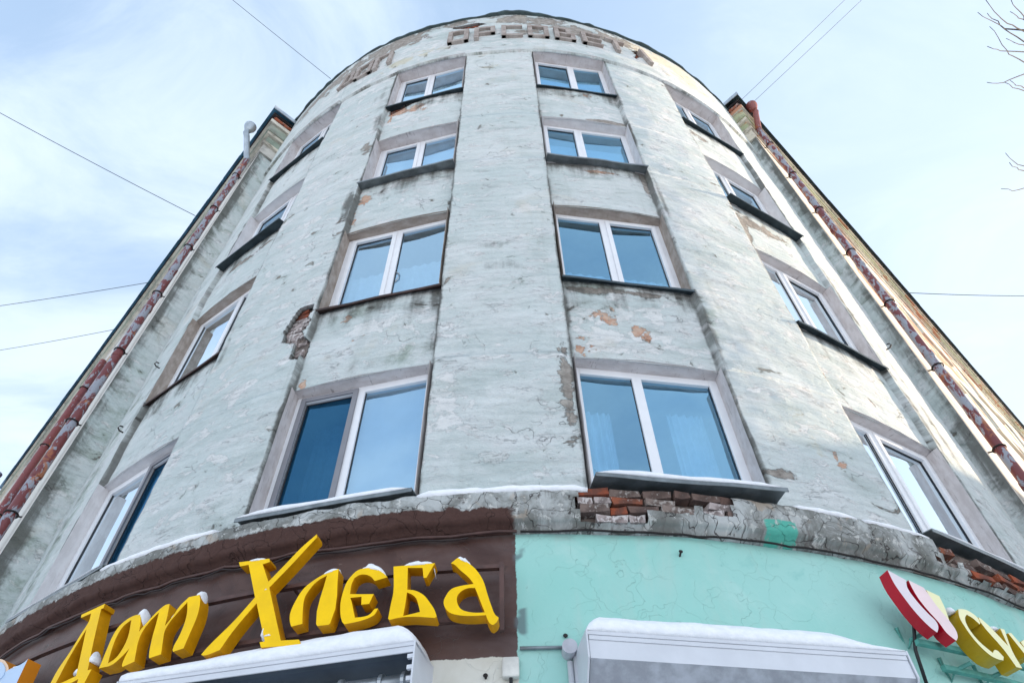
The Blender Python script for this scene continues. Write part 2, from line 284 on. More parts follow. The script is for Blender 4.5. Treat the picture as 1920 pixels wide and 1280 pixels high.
M['brick_red'] = brick_material('broken red brick', (.34, .085, .04), (.25, .10, .06), .02)
M['brick_lime'] = brick_material('limewashed brick', (.46, .40, .38), (.36, .30, .285), .10, (.56, .52, .50))
M['brick_dark'] = brick_material('sooty brick', (.14, .085, .07), (.24, .19, .165), .05, (.38, .35, .32))
M['pvc'] = simple('white window plastic', (.76, .77, .79), .35, var=.03, scale=3, bump=.02, spec=.5)
M['pvc_grey'] = simple('grey screen frame', (.22, .22, .24), .45, var=.06, scale=4, bump=.02)
M['gasket'] = simple('black window gasket', (.03, .03, .035), .6, bump=.02)
M['glass'] = glass_material('window glass', (.66, .85, .97), base_r=.42)
M['glass_side'] = glass_material('window glass with bright reflections', (.5, .7, .9), (.86, .95, 1.0), .38, 2.6)
M['glass_deep'] = glass_material('dark window glass', (.55, .80, 1.0), (.46, .79, 1.0), .40, 1.0)
M['screen'] = glass_material('insect screen glass', (.18, .36, .52), (.14, .42, .72), .20, .8, .35, (.012, .07, .13))
M['tin'] = simple('weathered zinc sill', (.20, .225, .235), .42, .5, var=.25, scale=5, bump=.1)
M['tin_dark'] = simple('dark painted sill tin', (.045, .065, .075), .45, .3, var=.3, scale=5, bump=.1)
M['tin_rust'] = simple('rusty sill edge', (.06, .035, .03), .7, .2, var=.4, scale=12, bump=.2)
M['roof'] = simple('dark green roof tin', (.035, .06, .062), .5, .3, var=.4, scale=4, bump=.2)
M['eave_blue'] = simple('blue painted eave tin', (.05, .15, .23), .4, .35, var=.3, scale=4, bump=.1)
M['galv'] = simple('galvanised steel', (.42, .46, .49), .38, .7, var=.15, scale=5, bump=.06)
M['pipe'] = pipe_material(); M['pipe2'] = pipe_material('worn red drainpipe paint', (.20, .045, .045), (.33, .33, .36), .58)
M['hopper_red'] = pipe_material('red lead hopper', (.22, .06, .05), (.25, .25, .30), .62)
M['violet'] = pipe_material('faded violet hopper', (.09, .07, .14), (.16, .20, .30), .5, (.12, .04, .06))
M['iron'] = simple('black iron bracket', (.03, .025, .025), .7, .4, var=.4, scale=20)
M['rail'] = simple('brown painted steel rail', (.10, .055, .048), .55, .2, var=.25, scale=8, bump=.15)
M['snow'] = snow_material()
M['yellow'] = simple('yellow letter face', (.95, .58, .001), .5, var=.07, scale=5, bump=.04, spec=.2, dark=(.25, .14, .02), speck=.035)
M['amber'] = simple('amber letter side', (.60, .27, .001), .5, var=.14, scale=7, bump=.04, spec=.2, dark=(.05, .03, .01), speck=.06)
M['pale_yellow'] = simple('pale yellow acrylic face', (.86, .83, .48), .35, var=.03, scale=2, bump=.02)
M['mustard'] = simple('mustard letter side', (.50, .31, .006), .45, var=.08, scale=4, bump=.04)
M['pink'] = simple('pale pink acrylic face', (.84, .66, .66), .35, var=.04, scale=2, bump=.02)
M['greypink'] = simple('greyish pink acrylic face', (.74, .66, .69), .35, var=.03, scale=2, bump=.02)
M['crimson'] = simple('crimson sign side', (.46, .003, .02), .4, var=.12, scale=3, bump=.03)
M['skyface'] = simple('pale blue acrylic face', (.42, .56, .74), .35, var=.05, scale=2, bump=.02)
M['orange'] = simple('orange sign side', (.66, .22, .006), .45, var=.08, scale=4, bump=.04)
M['peach'] = simple('peach sign rim', (.80, .55, .36), .45, var=.05)
M['print'] = simple('dark brown print', (.05, .03, .04), .6)
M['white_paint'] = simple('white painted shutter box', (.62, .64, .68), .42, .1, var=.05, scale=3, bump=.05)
M['white_darker'] = simple('darker shutter underside', (.36, .38, .42), .55, .1, var=.2, scale=8, bump=.1)
M['blue_sheet'] = simple('dark grey shutter housing', (.09, .115, .15), .4, .3, var=.25, scale=2, bump=.05)
M['green_iron'] = simple('turquoise painted iron', (.10, .33, .28), .6, .1, var=.25, scale=9, bump=.2)
M['rubber'] = simple('black rubber cable', (.012, .013, .015), .5)
M['cable'] = simple('thin grey cable', (.06, .08, .10), .6)
M['bark'] = simple('grey brown bark', (.10, .085, .075), .9, var=.35, scale=12, bump=.6)
M['room'] = simple('pale room paint', (.75, .76, .77), .9, var=.05)
M['curtain'] = simple('thin white curtain', (.82, .83, .84), .9, var=.06, scale=8)
M['blind'] = simple('white roller blind', (.74, .77, .80), .8, var=.03)
M['leaf'] = simple('house plant leaf', (.03, .09, .04), .6, var=.3)
M['snow_ground'] = simple('trodden snow over asphalt', (.70, .71, .74), .9, var=.12, scale=.7, bump=.4)
M['paving'] = simple('snowy paving', (.72, .73, .75), .9, var=.2, scale=1.2, bump=.4)

# ------------------------------------------------------------------ ground
tag(mesh('street', [(-900, -900, 0), (900, -900, 0), (900, 900, 0), (-900, 900, 0)], [(0, 1, 2, 3)], M['snow_ground']), kind='structure')
pv = []; pf = []
ring = [cyl(t, 0, R+2.6) for t in np.linspace(-52, 52, 41)]; n = len(ring)
for z in (.13, .0): pv += [(x, y, z) for x, y, _ in ring]
inner = [cyl(t, .13, R-.3) for t in np.linspace(-52, 52, 41)]; pv += inner
for i in range(n-1): pf += [(i, i+1, 2*n+i+1, 2*n+i), (i, n+i, n+i+1, i+1)]
tag(mesh('pavement', pv, pf, M['paving']), kind='structure')

# ------------------------------------------------------------------ the corner building
B = tag(empty('corner_building', (0, D, 0)), 'worn pale green plaster apartment building with a round corner tower and two long wings', 'building')
def L2(p): return (p[0], p[1]-D, p[2])      # world -> building
bays = [(-39.86, -28.40), (-17.71, -6.28), (4.14, 15.72), (26.15, 37.65)]
rows = [(5.21, 6.97), (8.37, 10.23), (11.65, 13.49), (15.05, 17.02)]
ZB, ZL = 4.80, 5.17
topx = [-62, -38, -28, -14, -2.5, .6, 5.4, 11, 20, 30, 38, 62]; topz = [19.85, 19.85, 19.86, 19.72, 19.72, 19.80, 19.70, 19.56, 19.46, 19.46, 19.34, 19.3]
def ztop(t): return np.interp(t, topx, topz)
holes = {
 'b1': [(-17.75, 8.47), (-19.3, 8.53), (-20.2, 8.36), (-20.75, 8.18), (-20.2, 7.88), (-19.4, 7.81), (-18.95, 7.50), (-17.95, 7.46), (-17.95, 7.72), (-17.75, 8.14)],
 'b2': [(-9.3, 19.31), (-8.6, 19.47), (-6.5, 19.40), (-3.15, 19.29), (-2.9, 19.13), (-4.8, 18.90), (-8.5, 19.03)],
 'b3': [(21.65, 18.44), (23.0, 18.70), (24.6, 18.75), (24.5, 18.3), (23.3, 18.25), (22.9, 17.93), (21.9, 17.98), (22.3, 18.3)],
 'b4': [(-17.5, 14.98), (-17.4, 14.72), (-16.4, 14.74), (-14.4, 14.90), (-12.3, 15.02), (-12.3, 15.05), (-17.6, 15.05)]}
def inpoly(x, y, poly):
    r = np.zeros(x.shape, bool); n = len(poly)
    for i in range(n):
        x1, y1 = poly[i]; x2, y2 = poly[(i+1) % n]
        if y1 == y2: continue
        c = ((y1 > y) != (y2 > y)) & (x < (x2-x1)*(y-y1)/(y2-y1)+x1); r ^= c
    return r
def lines(a, b, step, extra, fineR, fstep):
    v = list(np.arange(a, b+1e-6, step))+list(extra)
    for f0, f1 in fineR: v += list(np.arange(f0, f1, fstep))
    v = sorted(v); o = [v[0]]; ex = set(round(e, 4) for e in extra)
    for q in v[1:]:
        if q-o[-1] > fstep*.45: o.append(q)
        elif round(q, 4) in ex: 
            if round(o[-1], 4) in ex: o.append(q)
            else: o[-1] = q
    return np.array(o)
ex = []
for a, b in bays: ex += [a, b, a-.12, b+.12]
T = lines(-62, 62, .3, ex, [(-21.2, -12), (-9.8, -2.4), (21.2, 25)], .15)
exz = [ZL, 17.0, 17.03]
for a, b in rows: exz += [a, b]
Z = lines(ZL, 19.3, .04, exz, [(7.3, 8.6), (14.6, 15.1), (17.8, 19.3)], .02); Z = np.append(Z[Z < 19.29], [19.3, 19.4, 19.5, 20.0])
TT, ZZ = np.meshgrid(T, Z, indexing='ij')
tp = ztop(TT)+.03*(vnoise(TT*1.3, 0*TT, 5)-.5)
k = ZZ > 19.0; ZW = np.where(k, 19.0+(ZZ-19.0)*(tp-19.0)/1.0, ZZ)
U = np.radians(TT)*R
def bayof(t):
    m = np.zeros(t.shape, bool)
    for a, b in bays: m |= (t > a-1e-3) & (t < b+1e-3)
    return m
rad = R+0*TT
inb = bayof(TT) & (ZZ < 17.001)
rad = np.where(inb, R-.08, rad)
rad = np.where(ZZ > 17.02, R+.05, rad)
nz = (fbm(U*.55, ZW*.55, 3, 3)-.5)*.055+(fbm(U*2.2, ZW*2.8, 3, 9)-.5)*.022+(vnoise(U*7, ZW*9, 4)-.5)*.006
rad = rad+nz
# jitter grid points a little, softer plaster corners
onedge = np.zeros(TT.shape, bool)
for e in ex: onedge |= np.abs(TT-e) < 1e-3
THW = np.radians(TT+np.where(onedge, (fbm(0*U+3, ZW*2.4, 3, 21)-.5)*.11, (vnoise(U*17, ZW*17, 31)-.5)*.10))
ozr = np.zeros(TT.shape, bool)
for a, b in rows: ozr |= (np.abs(ZZ-a) < 1e-3) | (np.abs(ZZ-b) < 1e-3)
ZW = ZW+np.where(ozr, (fbm(U*2.2, 0*U+7, 3, 41)-.5)*.025, (vnoise(U*19, ZW*19, 33)-.5)*.008)
ZW = np.where(np.abs(ZZ-17.0) < .04, ZW+(fbm(U*1.5, 0*U+2, 3, 45)-.5)*.05, ZW)
Tc = (T[:-1]+T[1:])/2; Zc = (Z[:-1]+Z[1:])/2; TC, ZC = np.meshgrid(Tc, Zc, indexing='ij')
winm = np.zeros(TC.shape, bool)
for a, b in bays:
    for z0, z1 in rows: winm |= (TC > a) & (TC < b) & (ZC > z0) & (ZC < z1)
jx = (fbm(np.radians(TC)*R*3.5, ZC*3.5, 4, 51)-.5); jz = (fbm(np.radians(TC)*R*3.5, ZC*3.5, 4, 57)-.5)
holem = np.zeros(TC.shape, bool)
for h in holes.values(): holem |= inpoly(TC+jx*2.2, ZC+jz*.24, h)
holem &= ~winm
keep = ~(winm | holem)
def attr_blobs(lst, t, z, seed=0):
    o = np.zeros(t.shape)
    for (t0, z0, rt, rz, s) in lst:
        d = np.sqrt(((t-t0)/rt)**2+((z-z0)/rz)**2); o = np.maximum(o, s*np.clip(1.25-d*.75, 0, 1)*(d < 1.7))
    return o
att = {}
ft, fz = TT, ZW
att['salmon'] = attr_blobs([(-15.5, 14.7, 2.2, .16, .62), (-13.3, 14.72, 1.8, .28, .52), (-12, 14.5, 1.6, .2, .42), (-16.8, 14.4, .7, .25, .4), (-14.9, 8.1, .9, .12, .42), (-13.3, 7.75, 1.6, .25, .40), (-16.5, 7.6, .8, .2, .38), (-17.1, 7.1, .6, .14, .6), (-12.4, 8.0, .8, .15, .35),
  (7.4, 7.7, 1.2, .22, .50), (6.2, 7.3, 1.8, .22, .5), (10.1, 7.5, .9, .2, .5), (4.9, 7.1, .9, .16, .46), (15.1, 7.6, .3, .25, .45), (-16.8, 11.3, .8, .35, .56), (-17.3, 10.8, .5, .4, .5), (7, 14.9, 2.5, .1, .42), (12, 14.85, 2, .12, .42),
  (-28.6, 7.9, .5, .35, .62), (-28.9, 7.4, .4, .2, .5), (26.7, 7.45, .5, .3, .55), (22.7, 5.9, .6, .3, .4), (10, 11.45, 3, .08, .45), (-38, 19.6, 6, .1, .4), (-27, 19.55, 3, .1, .6)], ft, fz)
att['grey'] = attr_blobs([(-19.2, 19.35, 5.5, .45, .80), (-23, 18.9, 3, .4, .7), (-31, 19.2, 7, .45, .65), (2, 19.40, 4.5, .36, .72), (7, 19.2, 4, .34, .66), (12, 18.85, 4, .40, .70), (19, 18.9, 4, .5, .68), (-9, 19.5, 4, .2, .6), (-38, 19.0, 6, .5, .6), (2.5, 18.25, 1.2, .25, .6), (5.4, 18.25, 1.2, .25, .5), (-25, 18.2, 3, .3, .5), (13, 13.60, 2.3, .07, 1.2), (-8.8, 14.9, 1, .12, .3), (9, 8.2, 5, .06, .6), (15.3, 11.3, .3, .4, .8), (-18.5, 10.0, .8, .5, .4), (3.5, 6.5, .5, .6, .50), (-18.6, 13.0, .8, .7, .45), (29, 14.6, 2.5, .16, .6), (31, 11.2, 4, .14, .6), (27.2, 10.9, .6, .5, .6), (-34, 11.3, 4, .12, .5), (17.0, 5.6, 1.2, .06, .45)], ft, fz)
att['ochre'] = attr_blobs([(-14.3, 17.8, 4.5, .28, .62), (-21, 17.4, 2, .2, .3), (1, 16.2, 3, .3, .35), (12, 19.2, 5, .25, .5), (24, 18.9, 7, .5, .9), (32, 18.8, 6, .7, .9), (-17, 17.7, 3, .3, .7), (-2.5, 16.3, 1.5, .3, .4), (-24, 12, 1.5, .2, .2), (21, 6.2, 1.4, .5, .3), (9, 11.4, 3, .12, .4)], ft, fz)
att['cream'] = attr_blobs([(27, 18.9, 9, .7, .55), (34, 18.5, 8, 1.2, .6)], ft, fz)
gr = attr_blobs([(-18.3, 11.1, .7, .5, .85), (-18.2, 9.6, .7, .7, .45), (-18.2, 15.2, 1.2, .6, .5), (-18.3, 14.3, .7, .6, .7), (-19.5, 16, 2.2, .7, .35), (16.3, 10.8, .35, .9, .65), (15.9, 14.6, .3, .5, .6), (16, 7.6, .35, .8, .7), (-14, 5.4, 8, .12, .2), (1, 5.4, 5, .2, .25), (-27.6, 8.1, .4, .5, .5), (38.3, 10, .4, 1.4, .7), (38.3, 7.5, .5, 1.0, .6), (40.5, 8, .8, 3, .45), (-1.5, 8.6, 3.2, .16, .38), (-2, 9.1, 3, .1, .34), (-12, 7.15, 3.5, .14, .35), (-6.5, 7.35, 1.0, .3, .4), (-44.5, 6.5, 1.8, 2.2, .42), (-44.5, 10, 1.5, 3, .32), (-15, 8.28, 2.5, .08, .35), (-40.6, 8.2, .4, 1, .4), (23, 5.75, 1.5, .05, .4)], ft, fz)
for i, (a, b) in enumerate(bays):        # darker under the sills and along the pier edges
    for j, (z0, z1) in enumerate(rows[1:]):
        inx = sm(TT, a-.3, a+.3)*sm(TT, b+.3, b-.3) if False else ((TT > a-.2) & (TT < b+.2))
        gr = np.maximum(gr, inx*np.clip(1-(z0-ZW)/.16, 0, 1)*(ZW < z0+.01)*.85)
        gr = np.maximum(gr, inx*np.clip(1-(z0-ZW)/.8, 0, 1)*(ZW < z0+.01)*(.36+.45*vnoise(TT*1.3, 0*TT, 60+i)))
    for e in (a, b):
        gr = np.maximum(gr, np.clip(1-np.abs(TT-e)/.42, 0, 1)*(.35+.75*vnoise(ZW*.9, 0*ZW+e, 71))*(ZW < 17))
gr = np.maximum(gr, np.clip(1-np.abs(ZW-17.0)/.07, 0, 1)*(.35+.5*vnoise(TT*.5, 0*TT, 80)))  # paints the shade line under the parapet ledge
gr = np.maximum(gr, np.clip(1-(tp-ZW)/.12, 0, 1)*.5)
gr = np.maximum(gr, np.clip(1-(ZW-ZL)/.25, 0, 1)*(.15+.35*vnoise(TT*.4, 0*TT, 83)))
att['grime_shade'] = gr
att['moss_shade'] = np.maximum(attr_blobs([(16.2, 7.9, .8, .5, .4), (8, 8.25, 4, .1, .6), (-9, 7.2, 2, .2, .4), (-14, 8.2, 2, .2, .35), (15.6, 11.4, .5, .2, .5), (-44, 7, 1.5, 2, .5)], ft, fz), np.clip(1-np.abs(ZW-16.99)/.06, 0, 1)*.6*vnoise(TT*.3, 0*TT, 90))  # moss blobs, then the greenish shade line painted under the parapet ledge
att['white'] = attr_blobs([(-5, 6.2, 1.3, .35, 1.1), (-11.7, 7.85, 2.2, .2, 1.0), (-3, 12.9, 2, .1, .5), (9, 7.5, 5, .6, .75), (13, 14, 3, .4, .7), (-10, 11.3, 4, .3, .4), (-14, 14.4, 5, .4, .8), (-24, 10, 4, 6, .25), (0, 18, 40, .5, .5), (20, 13, 4, 5, .25), (-8, 7.7, 2, .3, .5), (2, 10, 1.2, .12, 1.2), (-22, 17, 5, .7, .5)], ft, fz)

idx = np.full(TT.shape, -1); nT, nZ = TT.shape
used = np.zeros(TT.shape, bool); used[:-1, :-1] |= keep; used[1:, :-1] |= keep; used[:-1, 1:] |= keep; used[1:, 1:] |= keep
idx[used] = np.arange(used.sum())
X = rad*np.sin(THW); Y = -rad*np.cos(THW)
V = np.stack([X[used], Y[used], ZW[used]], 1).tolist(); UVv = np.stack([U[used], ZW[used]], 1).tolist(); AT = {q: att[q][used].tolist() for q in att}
ii, jj = np.nonzero(keep)
Fq = np.stack([idx[ii, jj], idx[ii+1, jj], idx[ii+1, jj+1], idx[ii, jj+1]], 1).tolist()
# rims of broken plaster: thickness going in to the brickwork
rim = {}
def rimv(i, j):
    if (i, j) not in rim:
        r = rad[i, j]-.055; rim[(i, j)] = len(V); V.append([r*math.sin(THW[i, j]), -r*math.cos(THW[i, j]), ZW[i, j]]); UVv.append([U[i, j], ZW[i, j]])
        for q in AT: AT[q].append(.9 if q == 'grime_shade' else 0)
    return rim[(i, j)]
hi_, hj_ = np.nonzero(holem)
for i, j in zip(hi_, hj_):
    for (di, dj, p, q) in ((-1, 0, (i, j), (i, j+1)), (1, 0, (i+1, j+1), (i+1, j)), (0, -1, (i+1, j), (i, j)), (0, 1, (i, j+1), (i+1, j+1))):
        a, b = i+di, j+dj
        if 0 <= a < keep.shape[0] and 0 <= b < keep.shape[1] and keep[a, b]: Fq.append([int(idx[p]), int(idx[q]), rimv(*q), rimv(*p)])
# rim along the window head/sill edges of the spandrel so the plaster has thickness is given by the reveals
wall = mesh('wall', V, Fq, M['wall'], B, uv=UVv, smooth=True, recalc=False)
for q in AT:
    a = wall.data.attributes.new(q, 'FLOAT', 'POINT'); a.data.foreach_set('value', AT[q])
wall['label'] = 'pale green plaster with peeling patches'

def ringmesh(name, prof, t0, t1, step, mat, parent=B, nf=None, uvz=True, mask=None, attrs=None, smooth=True):
    """prof: list of (r, z); swept round the tower"""
    ts = np.arange(t0, t1+1e-6, step); vs = []; uv = []; fs = []; np_ = len(prof); gz = []
    arc = [0]
    for a, b in zip(prof[:-1], prof[1:]): arc.append(arc[-1]+math.hypot(a[0]-b[0], a[1]-b[1]))
    for t in ts:
        for k_, (r, z) in enumerate(prof):
            dr, dz = nf(t, z, k_) if nf else (0, 0)
            a = math.radians(t); vs.append(((r+dr)*math.sin(a), -(r+dr)*math.cos(a), z+dz)); uv.append((a*R, (z+dz) if uvz else 20-arc[k_])); gz.append((t, z, k_))
    for i in range(len(ts)-1):
        for k_ in range(np_-1):
            if mask and mask((ts[i]+ts[i+1])/2, (prof[k_][1]+prof[k_+1][1])/2, k_): continue
            fs.append((i*np_+k_, (i+1)*np_+k_, (i+1)*np_+k_+1, i*np_+k_+1))
    o = mesh(name, vs, fs, mat, parent, uv=uv, smooth=smooth, recalc=False)
    if attrs:
        for q, fn in attrs.items():
            a = o.data.attributes.new(q, 'FLOAT', 'POINT'); a.data.foreach_set('value', [fn(*g) for g in gz])
    return o
N1 = lambda x, y=0., s=0: float(vnoise(x, y, s))
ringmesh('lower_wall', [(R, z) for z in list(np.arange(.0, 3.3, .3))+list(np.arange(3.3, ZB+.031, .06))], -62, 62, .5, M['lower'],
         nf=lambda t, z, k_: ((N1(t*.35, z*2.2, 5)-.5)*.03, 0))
# ledge (string course) with brown overpainted underside on the left and broken stretches
LP = [(R-.06, 5.175), (R+.02, 5.17), (R+.10, 5.15), (R+.125, 5.12), (R+.13, 5.06), (R+.128, 5.0), (R+.12, 4.95), (R+.115, 4.90), (R+.11, 4.875), (R+.08, 4.86), (R+.04, 4.845), (R+.035, 4.82), (R-.02, 4.80)]
def ledge_broken(t, z, k_):
    if k_ < 1 or k_ > 8: return False
    n = (float(fbm(t*1.3, z*8, 3, 12))-.5)
    if 3.3 < t+n*1.2 < 12.2 and z > 4.83+ (0 if t < 6.9 else .12)+n*.12: return True
    if 26.0 < t+n*3 < 45 and z > 4.90+n*.14-(.06 if 28 < t < 33 else 0): return True
    return False
def ledge_nf(t, z, k_):
    rough = 1 if t > 0 else .6
    d = (float(fbm(t*1.1, z*5, 3, 22))-.5)*.032*rough+(N1(t*3.1, z*20, 8)-.5)*.016*rough
    return (d if k_ > 0 else 0, (N1(t*.9, 0, 3)-.5)*.03 if k_ > 0 else 0)
t = NT('cracked ledge plaster'); uv = t.uv(); mid = t.noise(uv, 3, 8, .65, .5); fine = t.noise(uv, 11, 8, .7); st = t.noise(t.map(uv, (9, 1.2, 1)), 1.5, 6, .7); sp = t.N('ShaderNodeSeparateXYZ', {0: uv}); u_, z_ = sp.outputs[0], sp.outputs[1]
c = t.mix(t.ss(mid, .40, .62), (.19, .195, .18), (.46, .48, .47)); c = t.mix(t.ss(fine, .56, .60, 0, .8), c, (.58, .58, .55)); c = t.mix(t.ss(t.noise(uv, 2.1, 5, .6, .6), .56, .62, 0, .7), c, (.40, .33, .26))
c = t.mix(t.ss(st, .55, .64, 0, .6), c, (.13, .12, .11)); ck = cracks(t, uv, 5, .02, (1, 1, 0), (.35, .42)); c = t.mix(t.math('MULTIPLY', ck, .85), c, (.07, .06, .055)); c = t.mix(t.ss(t.noise(uv, 4.3, 7, .7, .8), .60, .66, 0, .85), c, (.09, .08, .075))
brn = t.math('MULTIPLY', t.ss(t.math('MULTIPLY_ADD', t.math('SUBTRACT', fine, .5), .14, z_), 5.02, 5.005), t.ss(t.math('MULTIPLY_ADD', t.math('SUBTRACT', mid, .5), .3, u_), -.06, -.10))
brn = t.math('MULTIPLY', brn, t.ss(t.math('MULTIPLY_ADD', t.math('SUBTRACT', mid, .5), .25, t.math('MULTIPLY_ADD', u_, .030, z_)), 4.97, 4.955))
c = t.mix(brn, c, t.mix(fine, (.055, .028, .024), (.10, .055, .045)))
tq = t.math('MULTIPLY', t.ss(t.math('ABSOLUTE', t.math('SUBTRACT', u_, 2.02)), .14, .12), t.ss(z_, 4.97, 4.96)); c = t.mix(t.math('MULTIPLY', tq, t.ss(fine, .65, .5)), c, (.10, .42, .33))
M['ledge'] = t.bsdf(c, .9, t.bump(t.math('SUBTRACT', t.math('ADD', mid, t.math('MULTIPLY', fine, .5)), t.math('MULTIPLY', ck, .5)), .9, .03), 0, .2)
led = ringmesh('ledge', LP, -62, 62, .25, M['ledge'], nf=ledge_nf, mask=ledge_broken)
# masonry behind the gaps
mv = MB()
def arcbox(mb, t0, t1, z0, z1, ra, rb, seg=None):
    seg = seg or max(1, int((t1-t0)/1.5)); 
    for i in range(seg):
        a = math.radians(t0+(t1-t0)*i/seg); b = math.radians(t0+(t1-t0)*(i+1)/seg)
        P = lambda q, r, z: (r*math.sin(q), -r*math.cos(q), z)
        mb.hexa([P(a, rb, z0), P(b, rb, z0), P(b, ra, z0), P(a, ra, z0), P(a, rb, z1), P(b, rb, z1), P(b, ra, z1), P(a, ra, z1)])
    return mb
for t0, t1, z0, z1, rr_ in ((-21.5, -17.85, 7.2, 8.7, R-.085), (-10, -2.2, 18.7, 19.6, R-.04), (21, 25.5, 17.7, 19.0, R-.04), (-17.6, -11.5, 14.5, 15.04, R-.15), (2.5, 13.4, 4.81, 5.16, R+.01), (24, 47, 4.81, 5.16, R+.01)):
    mv = MB(); arcbox(mv, t0, t1, z0, z1, rr_-.1, rr_); mv.build('mortar', M['mortar'], B)
# individual bricks
def brick_mesh(seed, mat):
    rnd = random.Random(seed); bm = bmesh.new(); bmesh.ops.create_cube(bm, size=1)
    bmesh.ops.subdivide_edges(bm, edges=[e for e in bm.edges if abs(e.verts[0].co.x-e.verts[1].co.x) > .5], cuts=1)
    for v in bm.verts: v.co = Vector((v.co.x*.245+rnd.uniform(-.016, .010), v.co.y*.10+rnd.uniform(-.014, .010), v.co.z*.062+rnd.uniform(-.007, .006)))
    me = bpy.data.meshes.new('brick'); bm.to_mesh(me); bm.free(); me.materials.append(mat); return me
bmesh_ = {k_: [brick_mesh(i+10*q, M[k_]) for i in range(5)] for q, k_ in enumerate(('brick_red', 'brick_lime', 'brick_dark'))}
def brick(t_, z_, r_, kind, s=1.0):
    o = mobj('brick', random.choice(bmesh_[kind]), B); a = math.radians(t_)
    o.location = (r_*math.sin(a), -r_*math.cos(a), z_); o.rotation_euler = (random.uniform(-.05, .05), random.uniform(-.03, .03), a+random.uniform(-.07, .07)); o.scale = (s, 1, 1)
def courses(poly, r_, kinds, dz=.075, strict=False, rough=.012):
    zs = [p[1] for p in poly]; zz_ = min(zs)-.02; row = 0
    while zz_ < max(zs)+.03:
        t0 = min(p[0] for p in poly)-1.9+(row % 2)*.95
        while t0 < max(p[0] for p in poly)+1.9:
            w = random.choice((1, 1, 1, .5)); dth = 1.88*w
            c_ = t0+dth/2
            hit = any(inpoly(np.array([c_+q*dth*.5]), np.array([zz_+.03*k_]), poly)[0] for q in ((-1, -.5, 0, .5, 1) if not strict else (-.3, 0, .3)) for k_ in ((-1, 0, 1) if not strict else (0,)))
            if strict and not inpoly(np.array([c_-dth*.4]), np.array([zz_]), poly)[0]: hit = False
            if strict and random.random() < .08: hit = False
            if hit and not (poly is holes['b1'] and c_ > -18.25): brick(c_, zz_, r_+random.uniform(-rough, rough*.8), kinds(c_, zz_), w*.98)
            t0 += dth
        zz_ += dz; row += 1
courses(holes['b1'], R-.115, lambda a, z: 'brick_red' if z > 8.38 else 'brick_lime')
courses(holes['b2'], R-.065, lambda a, z: 'brick_red')
courses(holes['b3'], R-.065, lambda a, z: 'brick_red')
courses(holes['b4'], R-.172, lambda a, z: 'brick_red')
courses([(3.2, 4.83), (6.9, 4.83), (6.9, 4.94), (12.4, 4.94), (12.4, 5.14), (3.2, 5.14)], R+.045, lambda a, z: random.choice(('brick_dark', 'brick_dark', 'brick_dark', 'brick_lime', 'brick_red')) if a < 9 else random.choice(('brick_dark', 'brick_lime')), dz=.078, strict=True, rough=.022)
courses([(25.8, 4.85), (44, 4.88), (44, 5.14), (26.2, 5.14)], R+.045, lambda a, z: random.choice(('brick_dark', 'brick_dark', 'brick_dark', 'brick_red')), dz=.078, strict=True, rough=.022)
# roof flashing
def flash_nf(t, z, k_):
    d = (N1(t*.8, 0, 77)-.5)*.03; zt = float(ztop(t)); bulge = .10*math.exp(-((t-2)/4.5)**2)+.035*math.exp(-((t+17)/5)**2)
    return (d+bulge*.5*(k_ in (1, 2)), zt-19.7+d+(bulge*.6 if k_ in (2, 3) else 0))
ringmesh('roof_edge', [(R-.02, 19.70), (R+.085, 19.695), (R+.10, 19.735), (R-.2, 19.76), (R-3, 19.9)], -62, 62, .5, M['roof'], nf=flash_nf)
# relief letters of the parapet
def bar(mb, ta, za, tb, zb, w=.105, r0=R-.02, r1=R+.125):
    a = Vector((math.radians(ta)*R, za)); b = Vector((math.radians(tb)*R, zb)); d = (b-a).normalized()*w/2; n = Vector((-d.y, d.x)); a = a-d; b = b+d
    P = lambda q, r: ((r)*math.sin(q.x/R), -(r)*math.cos(q.x/R), q.y)
    c = [a-n, b-n, b+n, a+n]
    mb.hexa([P(c[0], r1), P(c[1], r1), P(c[1], r0), P(c[0], r0), P(c[3], r1), P(c[2], r1), P(c[2], r0), P(c[3], r0)])
zl, zh = 17.90, 18.60; h_ = 1.35
GL = {'de': [(-1.0, 18.02, -.4, zh), (-.4, zh, .95, zh), (.95, zh, 1.0, 18.02), (-1.5, 18.02, 1.5, 18.02)], 'o': [(-h_, zl, -h_, zh), (-h_, zh, h_, zh), (h_, zh, h_, zl), (h_, zl, -h_, zl)],
 'em': [(-h_, zl, -h_, zh), (-h_, zh, h_, zh), (h_, zh, h_, zl)], 'er': [(-h_, zl, -h_, zh), (-h_, zh, h_, zh), (h_, zh, h_, 18.22), (h_, 18.22, -h_, 18.22)],
 'es': [(-h_, zl, -h_, zh), (-h_, zh, h_, zh), (h_, zl, -h_, zl)], 've': [(-h_, zl, -h_, zh), (-h_, zh, .6, zh), (.6, zh, .7, 18.28), (-h_, 18.26, h_, 18.26), (h_, 18.26, h_, zl), (h_, zl, -h_, zl)],
 'ye': [(-h_, zl, -h_, zh), (-h_, zh, h_, zh), (-h_, 18.26, h_, 18.26), (h_, zl, -h_, zl)], 'te': [(-h_, zh, h_, zh), (0, zh, .1, zl)], 'a': [(.6, zh, 1.6, zl)]}
